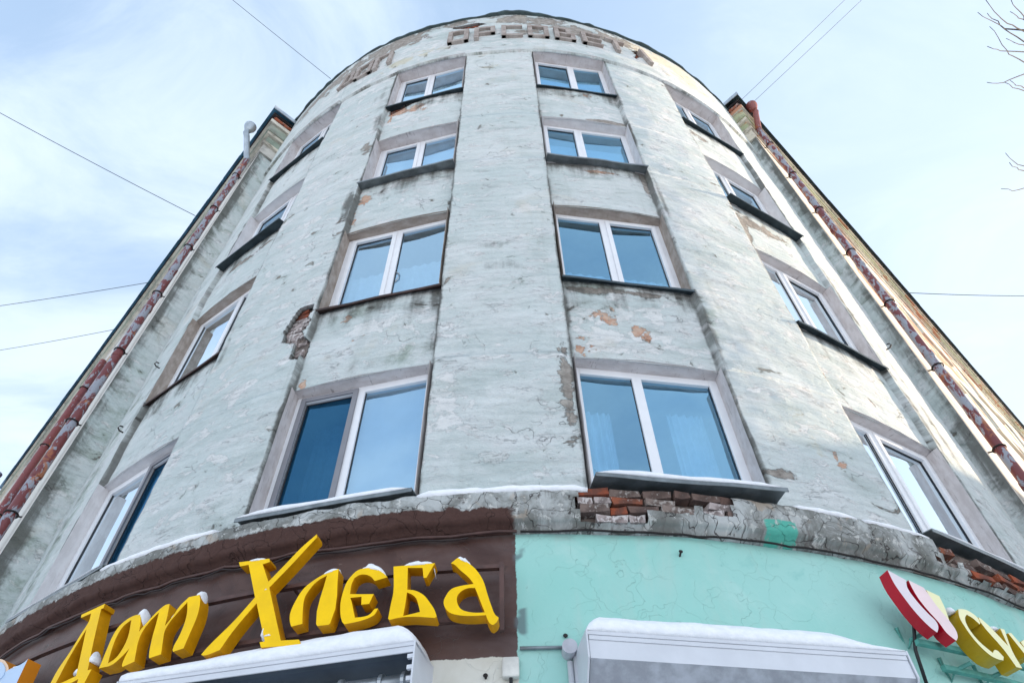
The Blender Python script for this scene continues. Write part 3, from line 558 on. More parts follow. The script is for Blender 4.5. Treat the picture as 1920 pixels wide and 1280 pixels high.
for g, tc_ in (('de', -28.5), ('o', -25.0), ('em', -21.2), ('o', -7.8), ('er', -3.4), ('es', 1.1), ('o', 5.4), ('ve', 9.8), ('ye', 14.4), ('te', 18.7), ('a', 23.1)):
    mb = MB()
    for i_, (a, z0, b, z1) in enumerate(GL[g]):
        bar(mb, tc_+a, z0, tc_+b, z1, r1=R+.125-.003*i_)
    o = mb.build('relief_letter', M['reveal_rough'] if False else None, B, bevel=.008); 
    uvl = o.data.uv_layers.new(name='wall')
    for lp in o.data.loops:
        co = o.data.vertices[lp.vertex_index].co; uvl.data[lp.index].uv = (math.atan2(co.x, -co.y)*R, co.z)
    o.data.materials.clear(); o.data.materials.append(M['relief'] if 'relief' in M else M.setdefault('relief', reveal_material('weathered relief plaster', (.27, .225, .20), (.40, .36, .33), .5)))

# ------------------------------------------------------------------ windows of the tower
def reveal_strip(pts_out, pts_in, name, mat, parent, uvf):
    vs = []; uv = []; n = len(pts_out)
    for k_ in range(3):
        for i in range(n):
            a, b = Vector(pts_out[i]), Vector(pts_in[i]); vs.append(tuple(a.lerp(b, k_/2))); uv.append(uvf(i, k_/2))
    return vs, [(k_*n+i, k_*n+i+1, (k_+1)*n+i+1, (k_+1)*n+i) for k_ in range(2) for i in range(n-1)], uv
def frame_box(mb, x0, x1, z0, z1, y0, y1, w, wb=None):
    wb = wb or w
    mb.box((x0, y0, z0), (x0+w, y1, z1)); mb.box((x1-w, y0, z0), (x1, y1, z1)); mb.box((x0+w, y0+.001, z0), (x1-w, y1-.001, z0+wb)); mb.box((x0+w, y0+.001, z1-w), (x1-w, y1-.001, z1))
def window(col, row, dep, over, mull, sash, rev, sillm, snow=0, glass='glass', interior='plain', screen=None, sill_full=True, label=None):
    a, b = bays[col]; z0, z1 = rows[row]; tm = math.radians((a+b)/2); rs = R-.08
    half = rs*math.sin(math.radians((b-a)/2)); rc = rs*math.cos(math.radians((b-a)/2))
    H = z1-z0
    y = dep; x0, x1 = -half+.008-(.11 if col == 3 else 0), half-.008+(.11 if col == 0 else 0)
    fr = MB(); frame_box(fr, x0, x1, .02, H-.01, y, y+.07, .088)
    xm = x0+(x1-x0)*mull; fr.box((xm-.050, y+.002, .10), (xm+.050, y+.068, H-.09))
    F_ = fr.build('window', M['pvc'], B, bevel=.006)
    F_.location = (rc*math.sin(tm), -rc*math.cos(tm), z0); F_.rotation_euler = (0, 0, tm)
    if label: F_['label'] = label
    # reveals (outer edge follows the curved wall, inner edge meets the frame)
    n = 9; ths = [math.radians((b-a)*(i/(n-1)-.5)) for i in range(n)]
    arc = lambda q, z: (rs*math.sin(q), rc-rs*math.cos(q)-.012, z)
    vs, fs, uv = [], [], []
    def addp(po, pi, uvf):
        v, f, u = reveal_strip(po, pi, '', None, None, uvf); k0 = len(vs); vs.extend(v); fs.extend([tuple(k0+i for i in q) for q in f]); uv.extend(u)
    jit = lambda s: (N1(s*3.3, row*7+col*3, 5)-.5)*.02
    addp([tuple(Vector(arc(q, H+(.012 if row < 3 else .022)+jit(i)*(row < 3)))-(Vector((0, .125, 0)) if row == 3 else Vector((0, 0, 0)))) for i, q in enumerate(ths)], [(x0+(x1-x0)*i/(n-1), y+.01, H-.012+jit(i+20)*.5) for i in range(n)], lambda i, k_: (i*.18+row*3, k_*.3+col))
    for sgn, xo in ((-1, x0), (1, x1)):
        zz_ = [H*i/8 for i in range(9)]
        q = ths[0] if sgn < 0 else ths[-1]
        po = [(rs*math.sin(q)+sgn*(-.014+jit(i+3)*.35+(.09 if (sgn > 0 and col == 0) or (sgn < 0 and col == 3) else 0)), rc-rs*math.cos(q)-(.084 if not ((sgn > 0 and col == 0) or (sgn < 0 and col == 3)) else -.03), z) for i, z in enumerate(zz_)]; pi = [(xo-sgn*.002, y+.01, z) for z in zz_]
        addp(po, pi, lambda i, k_, s_=sgn: (k_*.4+s_*5+row, i*.22+col*2))
    addp([arc(q, -.01) for q in ths], [(x0+(x1-x0)*i/(n-1), y+.01, .02) for i in range(n)], lambda i, k_: (i*.2, k_*.3))
    mesh('reveal', vs, fs, M[rev], F_, uv=uv, smooth=False)
    # sashes and panes
    for k_, (p0, p1) in enumerate(((x0+.085, xm-.048), (xm+.048, x1-.085))):
        w = 0
        if sash in (k_, 2):
            s_ = MB(); frame_box(s_, p0-.018, p1+.018, .072, H-.062, y-.016, y+.03, .062); s_.build('sash', M['pvc'], F_, bevel=.006); w = .044
        if screen == k_:
            s_ = MB(); frame_box(s_, p0-.028, p1+.028, .05, H-.04, y-.02, y+.0, .055); s_.build('screen_frame', M['pvc_grey'], F_, bevel=.003); w = .03
        g = MB(); frame_box(g, p0+w-.001, p1-w+.001, .09+w-.001, H-.08-w+.001, y+.024, y+.034, .010); g.build('gasket', M['gasket'], F_)
        gm_ = M['screen'] if screen == k_ else M[glass]
        zA, zB = .09+w-.004, H-.08-w+.004; xa, xb = p0+w-.004, p1-w+.004
        tilt = random.uniform(-.006, .006); pn = mesh('pane', [(xa, y+.036, zA), (xb, y+.036+tilt, zA), (xb, y+.036+tilt, zB), (xa, y+.036, zB)], [(0, 1, 2, 3)], gm_, F_, recalc=False)
    # sill
    w0 = half+.012
    zo = -.035 if row else .012
    prof = [(y-.002, .035 if row else .05), (-over+.0, zo), (-over, zo-.038), (-over+.008, zo-.038), (-over+.010, zo-.008), (y-.002, .027 if row else .042)]
    s_ = MB(); ns_ = 14; kp = len(prof)
    for i in range(ns_+1):
        x = -w0+2*w0*i/ns_; jz = .012*(N1(x*3.1+row*5, col*3, 88)-.5); jy = .014*(N1(x*2.3+row*3, col*7, 89)-.5)
        s_.v += [(x, y_+(jy if y_ < 0 else 0), z_+(jz if y_ < 0 else 0)) for y_, z_ in prof]
    for i in range(ns_): s_.f += [(i*kp+q, i*kp+(q+1) % kp, (i+1)*kp+(q+1) % kp, (i+1)*kp+q) for q in range(kp)]
    s_.f += [tuple(range(kp)), tuple(ns_*kp+q for q in range(kp))]
    so = s_.build('sill', M[sillm], F_)
    sb = MB(); sb.box((-w0+.004, -over+.05 if over > .09 else -.01, -.075), (w0-.004, y-.01, -.03)); 
    if over > .2: pass
    if snow:
        ns = 26; vs = []; fs = []
        for i in range(ns+1):
            f = i/ns; x = -w0+.01+(2*w0-.02)*f; e = min(1, f*9, (1-f)*9)**.5; h = snow*e*(.8+.4*N1(x*5, row, 3)); yo = -over-.012*e+.004*N1(x*9, 1, 4)
            vs += [(x, y-.005, .048), (x, y-.005, .05+h*.9), (x, y*.3, .035+h), (x, yo+.03, zo+.004+h*.95), (x, yo, zo-.002+h*.35), (x, yo+.01, zo+.001)]
        for i in range(ns):
            for k_ in range(6): fs.append((i*6+k_, (i+1)*6+k_, (i+1)*6+(k_+1) % 6, i*6+(k_+1) % 6))
        fs += [tuple(range(6)), tuple(ns*6+k_ for k_ in range(6))][::1]
        mesh('snow_layer', vs, fs, M['snow'], F_, smooth=True)
    # the room behind
    rm = MB(); d0, d1 = y+.08, y+2.2
    X0, X1, ZA, ZB_ = -half-.25, half+.25, -.75, H+.22
    vs = [(X0, d0, ZA), (X1, d0, ZA), (X1, d1, ZA), (X0, d1, ZA), (X0, d0, ZB_), (X1, d0, ZB_), (X1, d1, ZB_), (X0, d1, ZB_)]
    mesh('room_lining', vs, [(0, 1, 2, 3), (4, 5, 6, 7), (1, 2, 6, 5), (2, 3, 7, 6), (3, 0, 4, 7)], M['room'], F_)
    def cloth(xa, xb, za, zb, yy, mat, amp=.03, fr_=9, name='curtain'):
        n = 50; vs = []; fs = []
        for i in range(n+1):
            f = i/n; x = xa+(xb-xa)*f; dy_ = amp*math.sin(f*fr_*2*PI+1.5*math.sin(f*7)); vs += [(x, yy+dy_, za), (x+.01*math.sin(f*31), yy+dy_*.7, zb)]
        for i in range(n): fs.append((2*i, 2*i+2, 2*i+3, 2*i+1))
        mesh(name, vs, fs, M[mat], F_, smooth=True, recalc=False)
    if interior == 'blind_right': cloth(xm+.03, x1-.02, .03, H, y+.10, 'blind', 0, 1, 'blind'); cloth(x0, xm, .03, H, y+.5, 'curtain', .03, 5)
    elif interior == 'cafe': cloth(x0, x1, .0, H*.33, y+.16, 'curtain', .02, 12)
    elif interior == 'drapes': cloth(x0, x0+.45, .0, H*.80, y+.30, 'curtain', .03, 6); cloth(x1-.5, x1-.1, 0, H*.85, y+.30, 'curtain', .03, 6)
    elif interior == 'sheer': cloth(x0, x1, 0, H*.62, y+.22, 'curtain', .02, 11)
    elif interior == 'blinds': cloth(x0, x1, 0, H, y+.11, 'blind', 0, 1, 'blind')
    elif interior == 'half': cloth(x0, x1, H*.0, H*.72, y+.14, 'blind', 0, 1, 'blind')
    return F_
#       col row dep over mull sash reveal sill
WL = {}
WL[0, 0] = window(0, 0, .07, .19, .50, 5, 'reveal_smooth', 'tin', snow=.015, interior='plain', screen=1, glass='glass_side')
WL[1, 0] = window(1, 0, .09, .21, .47, 5, 'reveal', 'tin', snow=.06, interior='blind_right', screen=0)
WL[2, 0] = window(2, 0, .10, .31, .44, 5, 'reveal', 'tin', snow=.06, interior='drapes', glass='glass_deep')
WL[3, 0] = window(3, 0, .08, .24, .42, 1, 'reveal', 'tin', snow=.03, interior='blinds', glass='glass_side')
WL[0, 1] = window(0, 1, .08, .08, .60, 5, 'reveal_rough', 'tin_rust', interior='sheer', glass='glass_side')
WL[1, 1] = window(1, 1, .10, .09, .50, 0, 'reveal_rough', 'tin_rust', interior='sheer')
WL[2, 1] = window(2, 1, .11, .11, .47, 1, 'reveal_rough', 'tin_dark', interior='cafe', glass='glass_deep')
WL[3, 1] = window(3, 1, .08, .12, .45, 1, 'reveal', 'tin_dark', interior='half', glass='glass_side')
WL[0, 2] = window(0, 2, .12, .17, .62, 0, 'reveal_smooth', 'tin_dark', interior='half')
WL[1, 2] = window(1, 2, .17, .16, .52, 0, 'reveal', 'tin', interior='blinds')
WL[2, 2] = window(2, 2, .13, .17, .45, 0, 'reveal_smooth', 'tin', interior='half', glass='glass_deep')
WL[3, 2] = window(3, 2, .12, .17, .45, 1, 'reveal_smooth', 'tin_dark', interior='plain')
WL[0, 3] = window(0, 3, .12, .12, .55, 0, 'reveal', 'tin_dark', interior='half')
WL[1, 3] = window(1, 3, .12, .10, .48, 0, 'reveal', 'tin_dark', interior='half')
WL[2, 3] = window(2, 3, .12, .07, .55, 0, 'reveal', 'tin_dark', interior='half', glass='glass_deep')
WL[3, 3] = window(3, 3, .12, .10, .5, 1, 'reveal', 'tin_dark', interior='plain')
# handle on the second floor window, vent hooks
hb = MB(); hb.box((.03, .155, .78), (.06, .175, .96)); hb.box((.04, .12, .84), (.055, .16, .87)); hb.tube([(.05, .13, .8), (.11, .12, .72), (.11, .12, .62), (.07, .13, .56)], .008, 5); hb.build('handle', M['galv'], WL[1, 1])
for xx in (-.62, -.5, -.38, -.26):
    pl = MB()
    for k_ in range(9):
        z = .08+k_*.05; w = .05*math.sin(k_*1.3)+.04
        pl.hexa([(xx, .26, z), (xx+w*.5, .25, z+.01), (xx+w, .25, z+.06), (xx+.01, .26, z+.05), (xx, .263, z), (xx+w*.5, .253, z+.01), (xx+w, .253, z+.06), (xx+.01, .263, z+.05)])
    pl.build('house_plant', M['leaf'], WL[2, 0])

# snow lying on the ledge between the sills
def snow_strip(t0, t1, hmax, seed):
    ts = np.arange(t0, t1+.001, .35); vs = []; fs = []; np_ = 6
    for t_ in ts:
        e = max(0.05, min(1, (t_-t0)*1.5, (t1-t_)*1.5)); h = hmax*e*(.5+N1(t_*1.4, 0, seed)); ro = R+.118+.012*N1(t_*2, 3, seed); a = math.radians(t_)
        for r_, z in ((R-.04, 5.172), (R-.03, 5.176+h), (R+.06, 5.172+h), (ro, 5.145+h*.7), (ro+.012, 5.125+h*.2), (ro-.01, 5.112)):
            vs.append((r_*math.sin(a), -r_*math.cos(a), z))
    for i in range(len(ts)-1):
        for k_ in range(np_): fs.append((i*np_+k_, (i+1)*np_+k_, (i+1)*np_+(k_+1) % np_, i*np_+(k_+1) % np_))
    fs += [tuple(range(np_)), tuple((len(ts)-1)*np_+k_ for k_ in range(np_))]
    mesh('ledge_snow', vs, fs, M['snow'], B, smooth=True)
for t0, t1, h in ((-46, -40.5, .02), (-28.0, -18.6, .030), (-6.0, 3.8, .034), (16.2, 20.5, .018), (20.9, 25.8, .012), (38, 41, .014)): snow_strip(t0, t1, h, int(t0+60))

# ------------------------------------------------------------------ the two wings
S2 = math.sqrt(.5)
ES = 4
def wing(side, pw, pe, a0, L_, wallm, greenm, eavem):
    ux, uy = (-S2 if side < 0 else S2), S2; mx, my = (S2 if side < 0 else -S2), S2
    W = lambda a, p, z: L2((ux*a+mx*p, uy*a+my*p, z))
    def wb(mb, a_0, a_1, p0, p1, z0, z1): mb.hexa([W(a_0, p0, z0), W(a_1, p0, z0), W(a_1, p1, z0), W(a_0, p1, z0), W(a_0, p0, z1), W(a_1, p0, z1), W(a_1, p1, z1), W(a_0, p1, z1)])
    def uvbox(name, a_0, a_1, p0, p1, z0, z1, mat, da=.5, dz=.5, amp=.0, grime_shade=None, salmon=None):
        # front (p0) and near end (a_0) as fine sheets, plus bottom and far end: one mesh
        na = max(1, int((a_1-a_0)/da)); nz_ = max(1, int((z1-z0)/dz)); vs = []; uv = []; fs = []; G = []; Sx = []
        def sheet(fn, nu, nv, uvf, gf):
            k0 = len(vs)
            for i in range(nu+1):
                for j in range(nv+1):
                    vs.append(fn(i/nu, j/nv)); uv.append(uvf(i/nu, j/nv)); G.append(gf(i/nu, j/nv)); Sx.append(salmon(i/nu, j/nv) if salmon else 0)
            for i in range(nu):
                for j in range(nv): fs.append((k0+i*(nv+1)+j, k0+(i+1)*(nv+1)+j, k0+(i+1)*(nv+1)+j+1, k0+i*(nv+1)+j+1))
        g = grime_shade or (lambda i, j: .15)
        sheet(lambda i, j: W(a_0+(a_1-a_0)*i, p0+amp*(N1((a_0+(a_1-a_0)*i)*1.3, (z0+(z1-z0)*j)*1.3, 9)-.5), z0+(z1-z0)*j), na, nz_, lambda i, j: (a_0+(a_1-a_0)*i, z0+(z1-z0)*j), g)
        sheet(lambda i, j: W(a_0, p0+(p1-p0)*i, z0+(z1-z0)*j), 2, nz_, lambda i, j: (a_0+7-(p1-p0)*i, z0+(z1-z0)*j), g)
        sheet(lambda i, j: W(a_0+(a_1-a_0)*i, p0+(p1-p0)*j, z0), na, 1, lambda i, j: (a_0+(a_1-a_0)*i, z0+(p1-p0)*j+3), g)
        sheet(lambda i, j: W(a_0+(a_1-a_0)*i, p0+(p1-p0)*j, z1), na, 1, lambda i, j: (a_0+(a_1-a_0)*i, z1+(p1-p0)*j+3), g)
        sheet(lambda i, j: W(a_1, p0+(p1-p0)*i, z0+(z1-z0)*j), 1, 1, lambda i, j: (i, j), g)
        o = mesh(name, vs, fs, mat, B, uv=uv, recalc=False)
        for q, l_ in (('grime_shade', G), ('salmon', Sx)):
            at_ = o.data.attributes.new(q, 'FLOAT', 'POINT'); at_.data.foreach_set('value', [float(x) for x in l_])
        return o
    aE = a0+L_
    ZC0 = 17.75     # underside of the cornice
    # wall with window openings
    wy = [(5.3, 7.05), (8.45, 10.25), (11.7, 13.45), (14.95, 16.7)]; wx = []
    q = a0+2.6
    while q+1.5 < aE: wx.append((q, q+1.5)); q += 3.1
    As = sorted(set([a0, a0+.5, aE]+[v for w in wx for v in w]+list(np.arange(a0+1, aE, 1.0)))); Zs = sorted(set([0., ZC0]+[v for w in wy for v in w]+list(np.arange(1, ZC0, .8))))
    vs = []; uv = []; fs = []; G = []; Sx = []
    for a in As:
        for z in Zs: vs.append(W(a, pw+(.03*(N1(a*.9, z*.9, 6)-.5) if a > a0 else 0), z)); uv.append((a, z)); G.append(.45*N1(a*.8, z*.5, 7)+(.25 if a < a0+.6 and side > 0 else 0)); Sx.append(.9*N1(a*.7, z*.4, 8)*(1 if side > 0 else .7)-.25)
    nz_ = len(Zs)
    for i in range(len(As)-1):
        for j in range(nz_-1):
            ac, zc_ = (As[i]+As[i+1])/2, (Zs[j]+Zs[j+1])/2
            if any(x0 < ac < x1 for x0, x1 in wx) and any(z0 < zc_ < z1 for z0, z1 in wy): continue
            fs.append((i*nz_+j, (i+1)*nz_+j, (i+1)*nz_+j+1, i*nz_+j+1))
    o = mesh('wing_wall', vs, fs, M[wallm], B, uv=uv, recalc=False)
    for q_, l_ in (('grime_shade', G), ('salmon', Sx)):
        at_ = o.data.attributes.new(q_, 'FLOAT', 'POINT'); at_.data.foreach_set('value', l_)
    # return face between wing and tower, sooty in the corner
    vs = []; uv = []; fs = []; zr = list(np.arange(0, ZC0+.1, .2)); zr[-1] = ZC0
    ps = [pw, pw+.1, pw+.2, pw+.3, pw+.4, pw+.5, pw+.62]
    att_ = {q: [] for q in att}
    for z in zr:
        for k_, p in enumerate(ps):
            vs.append(W(a0-.05*math.sin(k_/6*PI)*-1, p, z)); uv.append((30+side*p*1.0, z))
            for q in att_: att_[q].append({'grime_shade': (.75*(1-k_/3.0) if k_ < 3 else .12)*(.5+N1(z*.8, side, 4))+.3*(k_ > 4), 'moss_shade': .4*N1(z*.5, side+5, 4)}.get(q, 0))
    n_ = len(ps)
    for i in range(len(zr)-1):
        for k_ in range(n_-1): fs.append((i*n_+k_, i*n_+k_+1, (i+1)*n_+k_+1, (i+1)*n_+k_))
    o = mesh('corner_return', vs, fs, M['wall'], B, uv=uv, smooth=False, recalc=False)
    for q in att_:
        at_ = o.data.attributes.new(q, 'FLOAT', 'POINT'); at_.data.foreach_set('value', att_[q])
    # cornice in steps
    gc = lambda i, j: .75*N1(i*40, j*2, 3)+.18+(.4 if i < .03 else 0)*(1 if side < 0 else .5)
    st = [('capital_band', .02, 17.75, 18.15, 'cream' if side > 0 else wallm), ('moulding', .07, 18.15, 18.27, 'cream'), ('frieze', .03, 18.27, 18.62, greenm), ('moulding', .10, 18.62, 18.74, 'cream'), ('frieze', .13, 18.74, 19.08, greenm), ('moulding', .19, 19.08, 19.24, 'cream')]
    for nm, out, z0, z1, mt in st:
        uvbox(nm, a0-out, aE, pw-out, pw+.9, z0, z1, M[mt], 1.0, .2, 0, gc, (lambda i, j, zq=z0: .75*N1(i*30, zq*3, 13)-.1) if side > 0 else None)
    # brick courses under the eave, near end as single bricks
    out = .14
    mb = MB(); wb(mb, a0-out+.05, aE, pw-out+.04, pw+.8, 19.24, 19.5); mb.build('brick_course', M['mortar'], B)
    def wbrick(a, p, z, ang, kind):
        o = mobj('brick', random.choice(bmesh_[kind]), B); o.location = W(a, p, z); base = math.atan2(uy, ux)
        o.rotation_euler = (0, 0, base+ang+random.uniform(-.05, .05))
    for r_ in range(3):
        z = 19.275+r_*.077
        for k_ in range(3 if r_ else 4): wbrick(a0-out+.02-.03*(2-r_), pw-out+.14+k_*.262+(.13 if r_ % 2 else 0), z, PI/2, 'brick_red')
        a = a0-out+.13+(.13 if r_ % 2 else 0)
        while a < min(aE, a0+(6.5 if side < 0 else 13)): wbrick(a, pw-out+.04, z, 0, random.choice(('brick_red', 'brick_dark', 'brick_lime'))); a += .262
    # dark soffit and tin eave
    mb = MB(); wb(mb, a0-.18, aE, pe+.07, pw+.8, 19.52, 19.62); mb.build('soffit_board', M['iron'], B)
    na = int(L_/.9); mb = MB()
    a = a0-.26; zE = 19.66
    i = 0
    while a < aE:
        l_ = .88+.03*random.random(); sg = .03*(random.random()-.5); 
        mb.hexa([W(a, pe+sg*.4, zE+sg*.6), W(a+l_, pe+sg*.4, zE+sg*.6), W(a+l_, pw+1.2, zE+.22), W(a, pw+1.2, zE+.22), W(a, pe+sg*.4, zE+.055+sg*.6), W(a+l_, pe+sg*.4, zE+.055+sg*.6), W(a+l_, pw+1.2, zE+.27), W(a, pw+1.2, zE+.27)]); a += l_+.012; i += 1
    mb.build('eave', M[eavem], B)
    mb = MB(); wb(mb, a0-.28, a0-.262, pe-.012, pw+.55, zE-.03, zE+.12); mb.build('eave_end_trim', M['galv'], B)
    # roof slope and body of the wing
    vs = [W(a0-.2, pw+1.0, 19.9), W(aE, pw+1.0, 19.9), W(aE, pw+7, 22.5), W(a0+3, pw+7, 22.5), W(aE, pw+13, 19.9), W(a0+3, pw+13, 19.9)]
    mesh('roof', vs, [(0, 1, 2, 3), (3, 2, 4, 5)], M['roof'], B)
    vs = [W(aE, pw, 0), W(aE, pw+12, 0), W(aE, pw+12, 19.9), W(aE, pw, 19.6), W(a0+4, pw+12, 0), W(a0+4, pw+12, 19.9)]
    o = mesh('rear_wall', vs, [(0, 1, 2, 3), (1, 4, 5, 2)], M['wing_l'], B, uv=[(v[0]+v[1], v[2]) for v in vs])
    # windows of the wing: frame + two panes each, shared meshes
    fr = MB(); xx0, xx1 = 0, 1.5
    def frame_local(mb, x0, x1, z0, z1, w=.07):
        for (p, q_, r_, s_) in ((x0, x0+w, z0, z1), (x1-w, x1, z0, z1), (x0+w, x1-w, z0, z0+w), (x0+w, x1-w, z1-w, z1), ((x0+x1)/2-.05, (x0+x1)/2+.05, z0+w, z1-w)): mb.box((p, .14, r_), (q_, .2, s_))
    me_c = {}
    base = math.atan2(uy, ux)
    for (z0, z1) in wy:
        H = z1-z0; fr = MB(); frame_local(fr, 0, 1.5, 0, H); o0 = fr.build('window', M['pvc'], B)
        me_f = o0.data; bpy.data.objects.remove(o0)
        me_p = bpy.data.meshes.new('pane'); me_p.from_pydata([(.07, .17, .07), (.7, .17, .07), (.7, .17, H-.07), (.07, .17, H-.07), (.8, .17, .07), (1.43, .17, .07), (1.43, .17, H-.07), (.8, .17, H-.07)], [], [(0, 1, 2, 3), (4, 5, 6, 7)]); me_p.materials.append(M['glass'])
        rv = MB(); rv.box((-.02, .0, -.03), (0, .22, H+.02)); rv.box((1.5, .0, -.03), (1.52, .22, H+.02)); rv.box((0, .0, H), (1.5, .22, H+.02)); rv.box((-.05, -.06, -.03), (1.55, .2, -.005)); rv.box((-.1, .24, -.1), (1.6, .26, H+.1)); o1 = rv.build('reveal', M['cream'], B); me_r = o1.data; bpy.data.objects.remove(o1)
        for (x0, x1) in wx:
            wo_ = mobj('window', me_f, B)
            # local x along the wing, local y into the wall
            wo_.matrix_local = Matrix(((ux, mx, 0, W(x0, pw, z0)[0]), (uy, my, 0, W(x0, pw, z0)[1]), (0, 0, 1, z0), (0, 0, 0, 1)))
            mobj('pane', me_p, wo_); mobj('reveal', me_r, wo_)
    return W, wb
WLft, wbl = wing(-1, .48, .19, 9.10, 20.0, 'wing_l', 'green_l', 'eave_blue')
WRgt, wbr = wing(1, .66, .38, 9.10, 34.0, 'wing_r', 'green', 'roof')
# flat roof of the round corner
mesh('tower_roof', [cyl_ for cyl_ in [(6*math.sin(math.radians(t_)), -6*math.cos(math.radians(t_)), 19.62) for t_ in range(-90, 91, 10)]]+[(6, 8, 19.62), (-6, 8, 19.62)], [tuple(range(21))], M['roof'], B)
# hooks and holes in the plaster
for t_, z_ in ((-41.4, 7.95), (-42.0, 9.3), (43.2, 9.3)):
    a = math.radians(t_); c_ = Vector(((R+.01)*math.sin(a), -(R+.01)*math.cos(a), z_)); n_ = Vector((math.sin(a), -math.cos(a), 0)); mb = MB()
    mb.tube([c_-n_*.03, c_+n_*.05, c_+n_*.08+Vector((0, 0, .03)), c_+n_*.07+Vector((0, 0, .07)), c_+n_*.03+Vector((0, 0, .08))], .010, 6); mb.build('hook', M['iron'], B)

# ------------------------------------------------------------------ drainpipes
def unL(p): return Vector((p[0], p[1]+D, p[2]))
def drainpipe(label, W, a, p, ztop_, rad_, mat, pw, hopper=None, hmat=None, cat='drainpipe', zbot=.3, br=True, sgn=1, off=(0, 0)):
    base = unL(W(a, p, 0)); root = empty('drainpipe', base); tag(root, label, 'drainpipe', 'drainpipes on the wings')
    P = lambda da, dp, z: tuple(unL(W(a+da, p+dp, z))-base)
    z = ztop_; k_ = 0
    while z > zbot:
        zb = max(zbot, z-1.25); seg = MB(); j = lambda: random.uniform(-.006, .006)
        seg.tube([P(j(), j(), z), P(j(), j(), zb-.02)], rad_, 16, False); 
        seg.tube([P(0, 0, zb+.09), P(0, 0, zb+.075), P(0, 0, zb-.02), P(0, 0, zb-.03)], [rad_*1.0, rad_*1.10, rad_*1.12, rad_*1.0], 16, False)
        seg.build('pipe_section', mat, root, smooth=True); z = zb; k_ += 1
    if br:
        z = ztop_-.9
        while z > zbot+.5:
            b_ = MB(); ringp = [P(rad_*1.18*math.cos(q), rad_*1.18*math.sin(q), z) for q in np.linspace(0, 2*PI, 15)]; b_.tube(ringp, .012, 5, False)
            b_.tube([P(0, rad_, z), P(-.06, pw-p+.03, z-.01)], .011, 6); b_.build('bracket', M['iron'], root); z -= 1.62
    if hopper:
        hx, hp, hz, hr = hopper
        e = MB(); e.tube([P(0, 0, ztop_-.05), P(0, 0, ztop_+.06), P(hx*.15, hp*.15, ztop_+.16), P(hx*.85, hp*.85, hz-.40), P(hx, hp, hz-.30), P(hx, hp, hz-.12)], [rad_*1.06]*6, 16, False); e.build('elbow', hmat, root, smooth=True)
        h_ = MB(); h_.tube([P(hx, hp, hz-.18), P(hx, hp, hz-.16), P(hx, hp, hz+.06), P(hx, hp, hz+.12), P(hx, hp, hz+.13), P(hx, hp, hz+.02)], [rad_*1.05, rad_*1.15, rad_*2.15, rad_*2.2, rad_*2.0, rad_*1.0], 20, True); h_.build('hopper', hmat, root, smooth=True)
    return root
drainpipe('thick flaking red drainpipe with a zinc funnel on the left wing', WLft, 9.5, .355, 17.75, .069, M['pipe'], .48, hopper=(-.05, -.36, 19.05, .12), hmat=M['galv'])
drainpipe('thinner cut off red drainpipe behind the thick one', WLft, 13.2, .33, 13.3, .07, M['pipe2'], .48)
drainpipe('far violet hopper and red drainpipe at the distant end of the blue eave', WLft, 28.4, .10, 18.0, .09, M['pipe2'], .48, hopper=(0, -.25, 19.3, .2), hmat=M['violet'], br=False)
drainpipe('rusty red drainpipe with a red funnel on the sunlit right wing', WRgt, 9.35, .525, 18.35, .069, M['pipe'], .66, hopper=(.02, -.20, 19.55, .12), hmat=M['hopper_red'])

